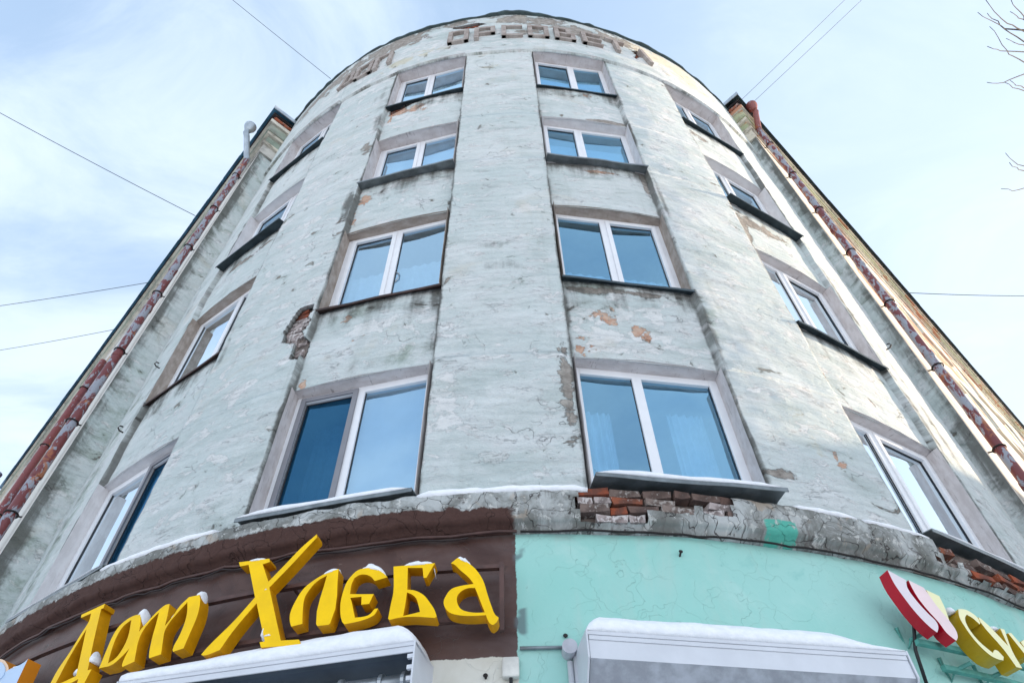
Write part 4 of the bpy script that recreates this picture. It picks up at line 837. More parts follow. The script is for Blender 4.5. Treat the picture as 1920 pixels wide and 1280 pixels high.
# ------------------------------------------------------------------ bakery sign
RL = R+.27
LET = {"kha":[[[-15.34,4.64],[-13.5,4.62],[-13.4,4.59],[-13.8,4.58],[-13.15,4.42],[-12.46,4.54],[-11.74,4.67],[-11.03,4.77],[-10.97,4.74],[-11.19,4.7],[-12.08,4.53],[-13.0,4.37],[-11.58,3.95],[-10.65,3.94],[-10.46,3.9],[-12.53,3.92],[-12.69,3.96],[-12.42,3.96],[-13.48,4.26],[-14.36,4.07],[-14.77,3.95],[-15.59,3.93],[-15.76,3.94],[-15.51,3.99],[-14.48,4.15],[-13.67,4.31],[-14.67,4.6],[-15.18,4.6]],[]],"el":[[[-9.36,4.44],[-9.23,4.03],[-9.29,4.02],[-9.86,4.02],[-9.95,4.04],[-9.92,4.4],[-10.4,4.36],[-10.75,4.29],[-10.86,4.24],[-10.8,4.15],[-10.66,4.05],[-11.21,4.04],[-11.35,4.08],[-11.44,4.14],[-11.36,4.21],[-11.02,4.32],[-10.62,4.37],[-9.97,4.42]],[]],"ye":[[[-6.71,4.33],[-7.33,4.31],[-7.59,4.35],[-7.9,4.37],[-8.19,4.37],[-8.42,4.35],[-8.51,4.3],[-8.5,4.23],[-7.99,4.22],[-7.28,4.21],[-7.44,4.14],[-7.83,4.14],[-7.88,4.2],[-8.45,4.2],[-8.41,4.19],[-8.04,4.05],[-7.65,4.05],[-7.36,4.06],[-7.12,4.1],[-6.96,4.1],[-7.08,4.06],[-7.3,4.04],[-7.86,4.02],[-8.5,4.01],[-8.64,4.03],[-8.89,4.15],[-8.9,4.22],[-8.79,4.32],[-8.6,4.37],[-8.31,4.41],[-7.81,4.42],[-7.32,4.4],[-6.91,4.36]],[]],"be":[[[-6.47,4.41],[-4.37,4.41],[-4.74,4.3],[-4.88,4.3],[-4.98,4.38],[-5.73,4.39],[-5.63,4.22],[-5.27,4.21],[-4.8,4.17],[-4.46,4.11],[-4.23,4.06],[-4.09,4.01],[-4.17,4.0],[-5.24,4.02],[-5.92,4.02],[-6.31,4.01],[-6.4,4.02],[-6.36,4.12],[-6.31,4.21]],[[-5.63,4.2],[-5.36,4.18],[-5.15,4.15],[-5.01,4.1],[-4.9,4.05],[-5.26,4.04],[-5.69,4.03],[-5.65,4.11]]],"a":[[[-3.25,4.44],[-2.67,4.39],[-2.27,4.33],[-1.95,4.25],[-1.74,4.15],[-1.54,4.06],[-1.37,4.0],[-1.21,3.98],[-1.3,3.95],[-1.47,3.93],[-1.6,3.94],[-1.69,3.96],[-1.8,4.0],[-2.58,4.0],[-3.08,4.01],[-3.48,4.03],[-3.73,4.07],[-3.81,4.11],[-3.73,4.15],[-3.48,4.2],[-3.04,4.22],[-2.41,4.23],[-2.65,4.28],[-3.08,4.34],[-3.41,4.39],[-3.57,4.4]],[[-2.34,4.2],[-2.69,4.2],[-2.99,4.18],[-3.18,4.14],[-3.14,4.09],[-2.96,4.05],[-2.65,4.03],[-2.26,4.02],[-1.85,4.02],[-2.04,4.09],[-2.28,4.18]]],"de":[[[-25.77,4.55],[-24.09,4.58],[-24.04,4.54],[-24.21,4.54],[-23.52,4.25],[-22.93,4.02],[-22.66,4.02],[-22.71,3.95],[-22.77,3.84],[-23.14,3.86],[-23.34,3.97],[-23.87,3.95],[-24.03,3.9],[-24.5,3.89],[-25.52,3.91],[-25.48,4.0],[-25.45,4.09],[-25.15,4.22],[-24.91,4.37],[-24.77,4.46],[-24.93,4.53],[-25.67,4.52]],[[-24.66,4.39],[-24.16,4.2],[-23.63,4.0],[-24.73,3.98],[-25.04,3.99],[-24.94,4.18]]],"o":[[[-20.77,4.38],[-20.39,4.25],[-20.36,4.16],[-20.58,4.1],[-20.96,4.04],[-21.3,4.01],[-22.03,4.01],[-22.13,4.01],[-22.13,4.04],[-22.18,4.15],[-22.18,4.26],[-22.04,4.32],[-21.71,4.36],[-21.29,4.38]],[[-21.3,4.35],[-21.71,4.31],[-21.86,4.23],[-21.8,4.14],[-21.62,4.03],[-21.21,4.06],[-21.01,4.13],[-21.0,4.21]]],"em":[[[-20.44,3.97],[-20.53,3.99],[-20.5,4.1],[-20.33,4.22],[-19.96,4.3],[-19.53,4.37],[-19.21,4.4],[-18.95,4.4],[-18.79,4.31],[-18.67,4.22],[-18.39,4.29],[-18.19,4.36],[-17.8,4.42],[-17.15,4.42],[-16.97,4.37],[-16.8,4.25],[-16.86,4.12],[-16.93,4.01],[-17.5,4.0],[-17.58,4.02],[-17.47,4.12],[-17.45,4.22],[-17.56,4.3],[-17.78,4.38],[-18.24,4.29],[-18.48,4.23],[-18.55,4.18],[-18.41,4.1],[-18.2,4.0],[-18.87,3.99],[-18.95,4.01],[-19.22,4.15],[-19.33,4.25],[-19.46,4.35],[-19.84,4.29],[-20.07,4.22],[-20.08,4.15],[-19.94,4.07],[-19.77,3.99]],[]],"board":[[[-28.96,4.31],[-29.16,4.29],[-30.56,4.28],[-32.37,4.2],[-32.08,3.95],[-28.43,3.83],[-28.77,4.1]],[]],"disc":[[[-30.63,4.29],[-30.43,4.25],[-30.36,4.22],[-30.43,4.2],[-30.63,4.19],[-30.94,4.19],[-31.34,4.21],[-31.81,4.23],[-32.3,4.27],[-32.76,4.31],[-33.15,4.36],[-33.41,4.4],[-33.51,4.44],[-33.44,4.46],[-33.19,4.47],[-32.82,4.46],[-32.35,4.44],[-31.85,4.41],[-31.37,4.37],[-30.95,4.33]],[]],"petal_red":[[[19.56,4.54],[20.49,4.48],[20.32,4.41],[20.5,4.31],[20.85,4.22],[21.1,4.17],[21.06,4.13],[20.78,4.08],[20.51,4.11],[20.07,4.2],[19.73,4.33],[19.56,4.43]],[]],"petal_red2":[[[20.61,4.48],[21.42,4.44],[21.5,4.4],[21.67,4.3],[21.98,4.2],[22.09,4.12],[21.95,4.07],[21.72,4.04],[21.35,4.09],[21.2,4.16],[20.86,4.25],[20.64,4.34],[20.59,4.42]],[]],"petal_yel":[[[21.57,4.43],[22.3,4.4],[22.23,4.3],[21.93,4.14],[21.89,4.22],[21.71,4.31],[21.59,4.37]],[]],"es":[[[23.19,4.32],[23.46,4.33],[23.84,4.33],[24.25,4.3],[24.4,4.26],[24.19,4.23],[23.93,4.27],[23.61,4.29],[23.36,4.26],[23.21,4.22],[23.2,4.15],[23.41,4.08],[23.94,4.01],[24.22,4.04],[24.42,4.04],[24.6,4.0],[24.42,3.97],[24.03,3.97],[23.62,3.99],[23.13,4.08],[22.94,4.19],[22.94,4.25]],[]],"u":[[[24.37,4.29],[24.54,4.28],[25.44,4.1],[25.64,4.24],[25.94,4.24],[25.52,4.06],[25.5,3.94],[25.1,3.94],[24.91,4.06],[24.32,4.25]],[]],"sha":[[[26.11,4.22],[26.39,4.23],[26.79,4.11],[26.75,4.17],[27.15,4.2],[27.2,4.1],[27.01,4.06],[26.49,4.06]],[]]}
def solid_letter(name, key, parent, origin, facem, sidem, thick=.105, r_=RL, off=0, bevel=.004):
    outer, hs = LET[key]
    def tov(l, r): return [Vector((math.radians(t_)*RL, z, 0)) for t_, z in l]
    def curve(pts):
        n_ = len(pts); tg = []; out_ = []
        for i in range(n_):
            a, b, c = pts[i-1], pts[i], pts[(i+1) % n_]; d1 = (b-a).normalized(); d2 = (c-b).normalized()
            tg.append((d1+d2).normalized() if d1.dot(d2) > .72 else None)
        for i in range(n_):
            a, b = pts[i], pts[(i+1) % n_]; L_ = (b-a).length; ta, tb_ = tg[i], tg[(i+1) % n_]; d = (b-a).normalized(); out_.append(a)
            if ta is None and tb_ is None or L_ < .02: continue
            ta = (ta or d)*L_; tb_ = (tb_ or d)*L_
            for s in (.25, .5, .75): out_.append(a*(2*s**3-3*s*s+1)+ta*(s**3-2*s*s+s)+b*(-2*s**3+3*s*s)+tb_*(s**3-s*s))
        return out_
    loops = [curve(tov(outer, r_))]+([curve(tov(hs, r_))] if hs else [])
    tris = geometry.tessellate_polygon(loops); flat = [v for l in loops for v in l]; n = len(flat)
    P = lambda v, r: (r*math.sin(v.x/RL)-origin[0], D-r*math.cos(v.x/RL)-origin[1], v.y-origin[2])
    vs = [P(v, r_+off) for v in flat]+[P(v, r_+off-thick) for v in flat]; fs = [tuple(t_) for t_ in tris]+[tuple(n+i for i in t_)[::-1] for t_ in tris]; mi = [0]*len(tris)+[1]*len(tris)
    k0 = 0
    for l in loops:
        m = len(l)
        for i in range(m): fs.append((k0+i, k0+(i+1) % m, n+k0+(i+1) % m, n+k0+i)); mi.append(1)
        k0 += m
    me = bpy.data.meshes.new(name); me.from_pydata(vs, [], fs); me.materials.append(facem); me.materials.append(sidem); me.polygons.foreach_set('material_index', mi)
    bm = bmesh.new(); bm.from_mesh(me); bmesh.ops.recalc_face_normals(bm, faces=bm.faces)
    bmesh.ops.dissolve_limit(bm, angle_limit=.01, verts=bm.verts, edges=[e for e in bm.edges if len(e.link_faces) == 2 and e.link_faces[0].material_index == e.link_faces[1].material_index == 0]) if False else None
    bm.to_mesh(me); bm.free()
    return mobj(name, me, parent)
def top_at(key, t_):
    o = LET[key][0]; best = -1
    for (a, za), (b, zb) in zip(o, o[1:]+o[:1]):
        if min(a, b)-1e-6 <= t_ <= max(a, b)+1e-6: best = max(best, za if abs(a-b) < 1e-6 else za+(zb-za)*(t_-a)/(b-a))
    return best if best > 0 else max(z for _, z in o)
def lump(parent, origin, t0, t1, z, h, w=.10, rc=RL-.05, seed=1, slope=0, name='snow_cap', key=None):
    n = 12; vs = []; fs = []; m = 8; zmx = max(top_at(key, t0+(t1-t0)*i/n) for i in range(n+1)) if key else 0
    for i in range(n+1):
        f = i/n; t_ = t0+(t1-t0)*f; e = max(.04, math.sin(PI*min(1, max(0, f)))**.45); zz_ = z+slope*f
        for k_ in range(m):
            q = PI*k_/(m-1); zz_ = (max(top_at(key, t_), zmx-.09) if key else z+slope*f); rr_ = rc+math.cos(q)*w/2*e*(1+.15*N1(i*.9, k_, seed)); hh = math.sin(q)*h*e*(.8+.4*N1(i*.7, k_*.5, seed+3))
            a = math.radians(t_); vs.append((rr_*math.sin(a)-origin[0], D-rr_*math.cos(a)-origin[1], zz_+hh-.004-origin[2]))
    for i in range(n):
        for k_ in range(m): fs.append((i*m+k_, (i+1)*m+k_, (i+1)*m+(k_+1) % m, i*m+(k_+1) % m))
    fs += [tuple(range(m)), tuple(n*m+k_ for k_ in range(m))]
    return mesh(name, vs, fs, M['snow'], parent, smooth=True)
og = cyl(-12, 4.0, R); SG = tag(empty('shop_sign', og), 'big yellow three-dimensional Cyrillic letters reading Дом Хлеба on the brown band', 'sign')
caps = {}
for kx, lst in {'kha': [(.02, .28, .035, 'l')], 'el': [(.45, .97, .03, 0)], 'ye': [(.25, .95, .045, 0)], 'be': [(.12, .90, .035, 0)], 'a': [(.15, .5, .035, 0)], 'de': [(.78, .93, .04, 0)], 'o': [(.55, .95, .045, 0)], 'em': [(.50, .64, .03, 0), (.80, .95, .04, 0)]}.items():
    ts_ = [q[0] for q in LET[kx][0]]; a_, b_ = min(ts_), max(ts_)
    if kx == 'kha': caps[kx] = [(LET[kx][0][0][0]+.25, LET[kx][0][1][0]-.05, .035)]
    else: caps[kx] = [(a_+(b_-a_)*f0, a_+(b_-a_)*f1, h_s*1.35) for f0, f1, h_s, _ in lst]
for i_, kx in enumerate(('de', 'o', 'em', 'kha', 'el', 'ye', 'be', 'a')):
    o = solid_letter('letter', kx, SG, og, M['yellow'], M['amber'], off=.0 if kx != 'em' else .004)
    for (t0, t1, h_s) in caps[kx]: lump(o, og, t0, t1, 0, h_s, seed=i_+1, key=kx)
    if kx == 'kha':
        lump(o, og, -12.85, -12.5, 4.02, .11, seed=31, slope=-.02); lump(o, og, -12.8, -11.95, 4.0, .035, seed=32); lump(o, og, -13.35, -13.0, 4.36, .045, seed=33)
    if kx == 'de': lump(o, og, -24.15, -23.5, 4.03, .07, seed=40)
fr = MB()
def arctube(mb, t0, t1, z, r_, rr_, origin, seg=5, wob=0, step=1.5, z1=None):
    n = max(2, int(abs(t1-t0)/step)); pts = []
    for i in range(n+1):
        t_ = t0+(t1-t0)*i/n; zz_ = z+((z1-z)*i/n if z1 is not None else 0)+wob*(N1(t_*.9, 2, 4)-.5); c_ = cyl(t_, zz_, r_+wob*.6*(N1(t_*1.1, 6, 5)-.5)); pts.append((c_[0]-origin[0], c_[1]-origin[1], c_[2]-origin[2]))
    mb.tube(pts, rr_, seg)
def arcrail(mb, t0, t1, z0, z1, ra, rb, origin, step=1.5):
    n = max(1, int(abs(t1-t0)/step))
    for i in range(n):
        a, b = t0+(t1-t0)*i/n, t0+(t1-t0)*(i+1)/n
        q = lambda t_, z, r: tuple(Vector(cyl(t_, z, r))-Vector(origin))
        mb.hexa([q(a, z0, rb), q(b, z0, rb), q(b, z0, ra), q(a, z0, ra), q(a, z1, rb), q(b, z1, rb), q(b, z1, ra), q(a, z1, ra)])
arcrail(fr, -36, -1.0, 4.425, 4.455, R+.11, R+.15, og); fr.build('upper_rail', M['rail'], SG)
fr = MB(); arcrail(fr, -36, -1.0, 4.035, 4.065, R+.11, R+.15, og); fr.build('lower_rail', M['rail'], SG)
fr = MB(); arcrail(fr, -1.22, -1.0, 3.96, 4.47, R+.112, R+.152, og); fr.build('end_post', M['rail'], SG)
for t_ in (-34, -27, -19.5, -12.3, -7.6, -1.1):
    for z_ in (4.44, 4.05):
        mb = MB(); q = Vector(cyl(t_, z_, R-.02))-Vector(og); q2 = Vector(cyl(t_, z_, R+.13))-Vector(og); mb.tube([q, q2], .012, 6); mb.build('bracket', M['rail'], SG)

# emblem board left of the lettering
oe = cyl(-31, 4.1, R); EM = tag(empty('emblem_sign', oe), 'orange edged emblem board with pale blue face at the lower left corner', 'sign')
solid_letter('board', 'board', EM, oe, M['skyface'], M['orange'], .12)
o = solid_letter('disc', 'disc', EM, oe, M['peach'], M['orange'], .10, off=-.004)
inner = [((t_-(-32.1))*.78-32.1, (z-4.33)*.78+4.33) for t_, z in LET['disc'][0]]
LET['disc_in'] = (inner, []); solid_letter('disc_face', 'disc_in', EM, oe, M['skyface'], M['skyface'], .01, off=.004)
mb = MB()
for k_ in range(4): arcrail(mb, -33.3, -32.1, 4.25+k_*.03, 4.256+k_*.03, R+.272, R+.278, oe)
mb.build('emblem_print', M['print'], EM)
lump(EM, oe, -30.35, -29.85, 4.28, .03, seed=51)
# edge trim on the board
ed = [p for p in LET['board'][0]]

# ------------------------------------------------------------------ right hand sign
orr = cyl(24, 4.1, R); SR = tag(empty('shop_sign', orr), 'sign with crimson petals and pale yellow Cyrillic letters on the turquoise wall', 'sign')
solid_letter('petal', 'petal_red', SR, orr, M['greypink'], M['crimson'], .10); solid_letter('petal', 'petal_red2', SR, orr, M['pink'], M['crimson'], .10, off=.006); solid_letter('petal', 'petal_yel', SR, orr, M['pale_yellow'], M['mustard'], .10, off=.0)
for kx in ('es', 'u', 'sha'): solid_letter('letter', kx, SR, orr, M['pale_yellow'], M['mustard'], .13, off=.003 if kx == 'u' else 0)
lump(SR, orr, 22.75, 23.25, 4.31, .05, seed=60, rc=RL-.07); lump(SR, orr, 25.2, 25.6, 4.235, .035, seed=61)
fr = MB(); arcrail(fr, 20.4, 30, 4.06, 4.095, R+.10, R+.14, orr); fr.build('rail', M['green_iron'], SR)
fr = MB(); arcrail(fr, 21.8, 30, 3.93, 3.965, R+.05, R+.09, orr); fr.build('rail', M['green_iron'], SR)
for t_, z_ in ((20.6, 4.13), (22.6, 3.95), (24.9, 3.95)):
    mb = MB(); a_ = Vector(cyl(t_, z_-.06, R-.01))-Vector(orr); b_ = Vector(cyl(t_, z_, R+.06))-Vector(orr); c_ = Vector(cyl(t_+.5, z_+.02, R+.16))-Vector(orr); d_ = Vector(cyl(t_-.35, z_+.1, R+.03))-Vector(orr)
    mb.tube([d_, a_, b_, c_], .014, 6); mb.build('bracket', M['green_iron'], SR)
mb = MB(); pts = [cyl(20.85, 4.52, R+.2), cyl(20.8, 4.44, R+.2), cyl(20.75, 4.30, R+.17), cyl(20.55, 4.15, R+.12), cyl(20.4, 4.04, R+.08), cyl(20.3, 3.8, R+.05)]
mb.tube([tuple(Vector(p)-Vector(pts[-1])) for p in pts], .013, 8); o = mb.build('sign_cable', M['rubber'], None, smooth=True); o.location = pts[-1]; tag(o, 'thick black cable hanging from the red petal sign down to the shutter box', 'cable')

# ------------------------------------------------------------------ roller shutter boxes
def chord_frame(ta, tb, r_):
    A = Vector(cyl(ta, 0, r_)); Bq = Vector(cyl(tb, 0, r_)); x = (Bq-A).normalized(); return A, x, (Bq-A).length
A_, x_, Lb = chord_frame(2.66, 17.64, R+.35)
SB = empty('shutter_box', (A_.x, A_.y, 3.4), math.atan2(x_.y, x_.x)); tag(SB, 'closed white roller shutter box under thick snow on the turquoise wall', 'shutter box')
# local: x along, y inward
mb = MB(); mb.box((0, 0, .415), (Lb, .46, .44)); mb.build('top_plate', M['white_paint'], SB, bevel=.003)
mb = MB(); mb.box((.012, .004, .385), (Lb-.012, .018, .414)); mb.build('lip', M['white_paint'], SB, bevel=.003)
mb = MB(); mb.prism([(.010, .384), (.010, .27), (.14, .10), (.15, .10), (.022, .275), (.022, .384)], .012, Lb-.012)
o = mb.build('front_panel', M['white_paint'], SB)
o.data.materials.append(M['white_darker'])
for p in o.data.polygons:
    if p.center.z < .26 and abs(p.normal.x) < .5: p.material_index = 1  # sloping underside of the panel takes the darker white
for xx in (-.006, Lb-.006):
    mb = MB(); mb.prism([(-.004, .445), (-.004, .27), (.14, .09), (.56, .09), (.56, .445)], xx, xx+.012); mb.build('end_plate', M['white_paint'], SB, bevel=.002)
mb = MB(); mb.box((.15, .14, .085), (Lb-.05, .36, .10)); mb.build('bottom_plate', M['white_darker'], SB)
for k_ in range(26):
    mb = MB(); z = .08-(k_+1)*.075
    mb.box((.02, .30, z), (Lb-.02, .32, z+.07)); mb.build('shutter_slat', M['white_paint'], SB)
for xx in (.0, Lb-.05): mb = MB(); mb.box((xx, .26, -3.2), (xx+.05, .36, .085)); mb.build('guide_rail', M['white_paint'], SB)
def snow_slab(name, L_, parent, z0, y0, y1, h, prof, seed):
    n = 60; vs = []; fs = []; m = 9
    for i in range(n+1):
        f = i/n; x = L_*f; e = prof(f); hh = h*e*(.92+.16*N1(x*2.2, 0, seed)+.05*N1(x*9, 2, seed))
        yy = [y0, y0-.012*e, y0-.004, y0+.04, y0+.12, (y0+y1)/2, y1-.08, y1, y1]; zz_ = [0, .02*e, hh*.45, hh*.84, hh*.98, hh*1.02, hh, hh*.9, 0]
        for k_ in range(m): vs.append((x, yy[k_]+.008*(N1(x*7, k_, seed)-.5), z0+max(zz_[k_], 0)+(.006*(N1(x*11, k_*3, seed+1)-.5) if 0 < k_ < 8 else 0)))
    for i in range(n):
        for k_ in range(m): fs.append((i*m+k_, (i+1)*m+k_, (i+1)*m+(k_+1) % m, i*m+(k_+1) % m))
    fs += [tuple(range(m)), tuple(n*m+k_ for k_ in range(m))]
    return mesh(name, vs, fs, M['snow'], parent, smooth=True)
snow_slab('snow_layer', Lb-.01, SB, .441, .0, .38, .135, lambda f: min(1, (f*22)**.5, 1 if f < .78 else max(.04, 1-(f-.78)/.22)**.8+.0), 5)
A2, x2, L2_ = chord_frame(-19.6, -4.82, R+.35)
SL = empty('shutter_box', (A2.x, A2.y, 3.37), math.atan2(x2.y, x2.x)); tag(SL, 'open fronted shutter housing with bare roller tube under snow below the yellow letters', 'shutter box')
mb = MB(); mb.box((0, 0, .415), (L2_, .46, .44)); mb.build('top_plate', M['white_paint'], SL, bevel=.003)
mb = MB(); mb.box((.004, .004, .375), (L2_-.012, .016, .414)); mb.build('lip', M['white_paint'], SL, bevel=.003)
mb = MB(); mb.box((.0, .36, -.1), (L2_-.01, .38, .414)); mb.build('back_plate', M['blue_sheet'], SL)
mb = MB(); mb.prism([(.03, .412), (.12, .411), (.36, .345), (.36, .335), (.12, .401), (.03, .402)], 0, L2_-.012); mb.build('inner_sheet', M['blue_sheet'], SL)
mb = MB(); mb.prism([(-.004, .445), (-.004, .10), (.10, -.02), (.56, -.02), (.56, .445)], L2_-.012, L2_); mb.build('end_plate', M['white_paint'], SL, bevel=.002)
mb = MB(); mb.prism([(-.004, .445), (-.004, .10), (.10, -.02), (.56, -.02), (.56, .445)], -.012, 0); mb.build('end_plate', M['white_paint'], SL, bevel=.002)
mb = MB(); mb.tube([(0, .17, .275), (L2_-.02, .17, .275)], .048, 20); mb.build('roller_tube', M['galv'], SL, smooth=True)
for xx in (.35, .75, 1.15, 1.55, 1.82, 1.97):
    if xx < L2_-.03: mb = MB(); mb.tube([(xx, .17, .275), (xx+.025, .17, .275)], .064, 20); mb.build('roller_ring', M['galv'], SL, bevel=.003)
for k_ in range(5): mb = MB(); mb.box((L2_-.05, .006+.006*k_, .34-k_*.065), (L2_-.014, .03+.006*k_, .365-k_*.065)); mb.build('tab', M['white_paint'], SL)
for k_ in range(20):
    mb = MB(); z = .04-(k_+1)*.085; mb.box((.02, .30, z), (L2_-.02, .32, z+.08)); mb.build('shutter_slat', M['white_darker'], SL)
snow_slab('snow_layer', L2_-.01, SL, .441, .0, .38, .16, lambda f: min(1, ((1-f)*16)**.5, .55+.45*min(1, f*1.5)), 15)

# ------------------------------------------------------------------ small things on the wall
jb = cyl(-.75, 3.70, R+.005); JB = empty('junction_box', jb, math.radians(-.75)); tag(JB, 'small white plastic junction box under the corner of the brown band', 'junction box')
mb = MB(); mb.box((-.055, -.055, 0), (.055, 0, .13)); mb.build('case', simple('aged white plastic', (.66, .65, .60), .5, bump=.03), JB, bevel=.012)
mb = MB(); mb.tube([(0, -.03, .0), (0, -.03, -.04), (0, -.01, -.3)], .012, 8); mb.build('cable_gland', M['rubber'], JB)
def arc_thing(name, label, cat, t0, t1, z, r_, rr_, mat, wob=0, z1=None, seg=6, step=1.5):
    og_ = cyl(t0, z, r_); mb = MB(); arctube(mb, t0, t1, z, r_, rr_, og_, seg, wob, step, z1); o = mb.build(name, mat, None, smooth=True); o.location = og_; return tag(o, label, cat)
arc_thing('conduit', 'thin grey conduit running level across the turquoise wall to the vent cap', 'conduit', -.3, 1.75, 3.90, R+.02, .012, simple('grey conduit', (.24, .27, .29), .4, .5))
arc_thing('wall_cable', 'brown painted cable sagging along the top of the brown band', 'cable', -46, -.3, 4.79, R+.05, .012, M['rail'], wob=.035, step=.9)
arc_thing('wall_cable', 'second thinner cable just under the brown painted one', 'cable', -46, -3, 4.765, R+.045, .007, simple('black wire', (.03, .02, .02), .6), wob=.05, step=.7)
arc_thing('wall_cable', 'dark dusty cable tacked under the ledge above the turquoise wall', 'cable', -.1, 47, 4.795, R+.045, .009, M['iron'], wob=.02, step=.9)
vc = cyl(2.06, 3.86, R); VC = empty('vent_pipe', vc, math.radians(2.06)); tag(VC, 'white plastic pipe with a round cap at the left end of the closed shutter box', 'pipe')
mb = MB(); mb.tube([(0, .0, .01), (0, -.10, .01)], .05, 20); mb.build('cap', simple('grey plastic cap', (.46, .46, .50), .5), VC, smooth=False)
mb = MB(); mb.tube([(.05, -.03, -.03), (.055, -.03, -2.5)], .03, 10); mb.tube([(.0, -.025, -.06), (.0, -.025, -2.5)], .02, 10); mb.build('pipe', M['white_paint'], VC, smooth=True)
for i_, (t_, z_, lb) in enumerate(((8.6, 4.62, 'rusty nail sticking out of the turquoise wall below the ledge'), (1.95, 3.98, 'bolt head above the round vent cap'), (-1.95, 3.72, 'hook in the cream patch left of the junction box'))):
    c_ = cyl(t_, z_, R); a = math.radians(t_); n_ = Vector((math.sin(a), -math.cos(a), .35)); mb = MB(); l_ = (.05, .012, .02)[i_]; mb.tube([-n_*.02, n_*l_], .008, 6); mb.tube([n_*l_, n_*(l_+.006)], .016, 8); o = mb.build('nail' if i_ == 0 else ('bolt' if i_ == 1 else 'hook'), M['iron']); o.location = c_; tag(o, lb, ('nail', 'bolt', 'hook')[i_])

# ------------------------------------------------------------------ unseen low house on the right, added to shade the lower right wall
nb = (23.5*math.sin(SUN_AZ), 6+23.5*math.cos(SUN_AZ), 0); NBR = tag(empty('unseen_house', nb, -SUN_AZ+PI/2+PI/2), 'plain low house added outside the picture to the right to shade the lower wall', 'building')
mb = MB(); mb.box((-11, -9, 0), (11, 0, 11.6)); mb.build('wall', M['wing_l_plain'] if 'wing_l_plain' in M else M.setdefault('wing_l_plain', simple('beige render', (.46, .42, .36), .9)), NBR)
mb = MB(); mb.prism([(.3, 11.6), (-9.3, 11.6), (-4.5, 13.0)], -11.3, 11.3); mb.build('roof', M['snow'], NBR)
for i_ in range(7):
    for j_ in range(3):
        mb = MB(); xx = -9.6+i_*3.0; mb.box((xx, -.02, 1.4+j_*3.3), (xx+1.3, .04, 3.1+j_*3.3)); w_ = mb.build('window', M['pvc'], NBR); mb = MB(); mb.box((xx+.08, .041, 1.48+j_*3.3), (xx+1.22, .05, 3.02+j_*3.3)); mb.build('pane', M['gasket'], w_)

# ------------------------------------------------------------------ overhead cables
def overhead(label, a, b, sag=.25, r_=.008):
    a = Vector(a); b = Vector(b); pts = []
    for i in range(25):
        f = i/24; p = a.lerp(b, f); p.z -= sag*4*f*(1-f); pts.append(tuple(p-a))
    mb = MB(); mb.tube(pts, r_, 5); o = mb.build('overhead_cable', M['cable'], None, smooth=True); o.location = a; tag(o, label, 'cable', 'overhead cables')
overhead('fine cable rising from behind the left shoulder of the tower to the top edge', (-4.51, 5.721, 19.7), (-8.502, 3.086, 22), .03, .007)
overhead('dark cable sloping down to the left eave, highest of those three', (-9.255, 9.504, 19.80), (-17.431, 5.087, 22), .1, .011)
overhead('cable meeting the left eave halfway down, nearly level', (-11.353, 11.742, 19.80), (-22.086, 14.331, 22), .1, .011)
overhead('lowest cable on the left, just above the bracket of the eave', (-13.056, 13.51, 19.80), (-22.529, 16.37, 22), .1, .010)
overhead('left one of two fine parallel cables above the red funnel', (5.85, 6.96, 19.65), (10.34, 3.633, 22), .03, .006)
overhead('right one of two fine parallel cables above the red funnel', (6.15, 7.05, 19.65), (10.853, 3.616, 22), .03, .006)
overhead('level cable from the right eave to the right picture edge', (12.30, 12.96, 19.52), (20.531, 15.148, 22), .1, .013)

# ------------------------------------------------------------------ bare tree right of the picture
TW = [[[5.274,2.051,9.845],[5.551,2.231,10.046],[5.811,2.371,10.266],[6.106,2.502,10.463],[6.409,2.636,10.652]],[[5.496,2.286,10.25],[5.772,2.418,10.463],[6.081,2.55,10.653],[6.378,2.704,10.842],[6.71,2.866,11.0]],[[5.842,2.394,10.608],[6.081,2.524,10.845],[6.353,2.664,11.057]],[[6.155,2.646,10.947],[6.445,2.841,11.13],[6.742,3.06,11.297],[6.999,3.206,11.512],[7.317,3.355,11.681]],[[5.366,2.492,9.662],[5.635,2.596,9.884],[5.921,2.691,10.097],[6.249,2.767,10.283]],[[5.743,2.133,10.127],[5.989,2.279,10.356],[6.268,2.434,10.557]],[[6.033,2.356,10.491],[6.296,2.474,10.714],[6.554,2.577,10.943]],[[6.326,2.757,10.8],[6.597,2.875,11.015],[6.886,2.974,11.222]],[[5.418,2.84,9.511],[5.688,2.935,9.733],[5.98,2.979,9.958],[6.287,2.998,10.179]],[[5.834,2.957,9.814],[6.102,3.099,10.02],[6.399,3.214,10.212]],[[6.155,3.07,10.184],[6.406,3.211,10.402],[6.68,3.328,10.611]],[[6.495,4.023,10.195],[6.766,4.215,10.368],[7.076,4.378,10.522]],[[5.687,3.583,9.004],[5.953,3.743,9.194],[6.211,3.888,9.397]],[[5.927,4.047,9.264],[6.223,4.18,9.444],[6.517,4.257,9.653]]]
tb = Vector((10.2, 1.6, 0)); TR = tag(empty('bare_tree', tb), 'leafless tree whose fine twigs reach in at the upper right edge', 'tree')
mb = MB(); mb.tube([(0, 0, 0), (.1, .05, 3), (-.1, .1, 6), (.05, .3, 9), (.3, .2, 13), (.2, .3, 16)], [.24, .20, .16, .12, .07, .02], 12); mb.build('trunk', M['bark'], TR, smooth=True)
limbs = []
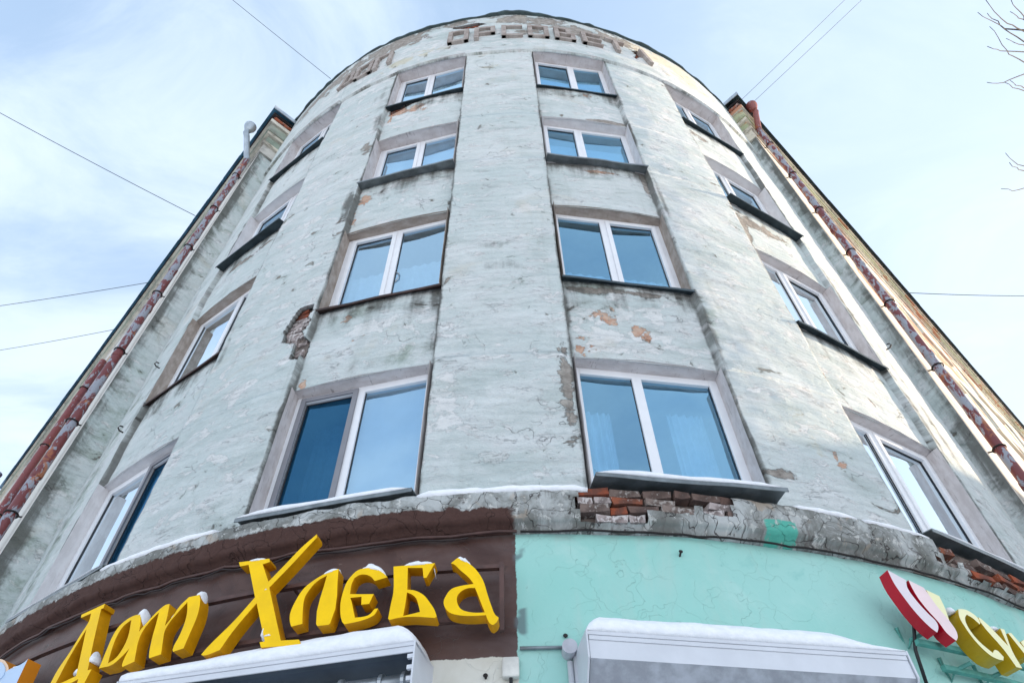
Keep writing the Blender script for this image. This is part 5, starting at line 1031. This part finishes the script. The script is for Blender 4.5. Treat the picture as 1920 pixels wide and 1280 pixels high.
for z0, tip in ((8.2, (7.6, 4.4, 10.2)), (8.6, (7.3, 3.3, 10.9)), (9.4, (7.8, 3.2, 11.9)), (9.0, (7.0, 2.8, 11.2))):
    s0 = Vector((.0, .22, z0)); e0 = Vector(tip)-tb; mid = s0.lerp(e0, .5)+Vector((.1, -.05, .1)); limbs.append((s0, mid, e0)); mb = MB(); mb.tube([s0, s0.lerp(mid, .5)+Vector((0, 0, .04)), mid, mid.lerp(e0, .5)+Vector((0, 0, .05)), e0], [.055, .045, .035, .026, .014], 7); mb.build('branch', M['bark'], TR, smooth=True)
for tw in TW:
    pts = [Vector(p)-tb for p in tw]; last = pts[-1]; d_ = (pts[-1]-pts[-2])
    best = min(((l[1].lerp(l[2], f)) for l in limbs for f in (0, .25, .5, .75, 1.0)), key=lambda q: (q-(last+d_)).length)
    mids = [last+d_*.6, last.lerp(best, .6)+d_*.25, best]
    pts = pts+mids; out = [pts[0]]
    for a, b in zip(pts[:-1], pts[1:]): out += [a.lerp(b, .5)+Vector([random.uniform(-.018, .018) for _ in range(3)]), b]
    n_ = len(out); mb = MB(); mb.tube(out, [.0035+.011*(i/(n_-1))**1.4 for i in range(n_)], 5); mb.build('twig', M['bark'], TR, smooth=True)
rnd = random.Random(3)
for k_ in range(26):        # limbs and twigs on the other sides of the crown
    z0 = rnd.uniform(5, 14); q = rnd.uniform(-PI*.85, PI*.3); l_ = rnd.uniform(1.6, 3.2)*(1.15-z0/22); s0 = Vector((.05, .2, z0)); e0 = s0+Vector((math.cos(q)*l_, math.sin(q)*l_, rnd.uniform(.8, 2.2)))
    mb = MB(); mb.tube([s0, s0.lerp(e0, .5)+Vector((0, 0, -.12)), e0], [.05, .03, .01], 6)
    for j in range(6):
        f = rnd.uniform(.35, 1); p = s0.lerp(e0, f); mb.tube([p, p+Vector((rnd.uniform(-.5, .5)+math.cos(q)*.4, rnd.uniform(-.5, .5)+math.sin(q)*.4, rnd.uniform(.2, .8)))], [.012, .003], 5)
    mb.build('branch', M['bark'], TR, smooth=True)
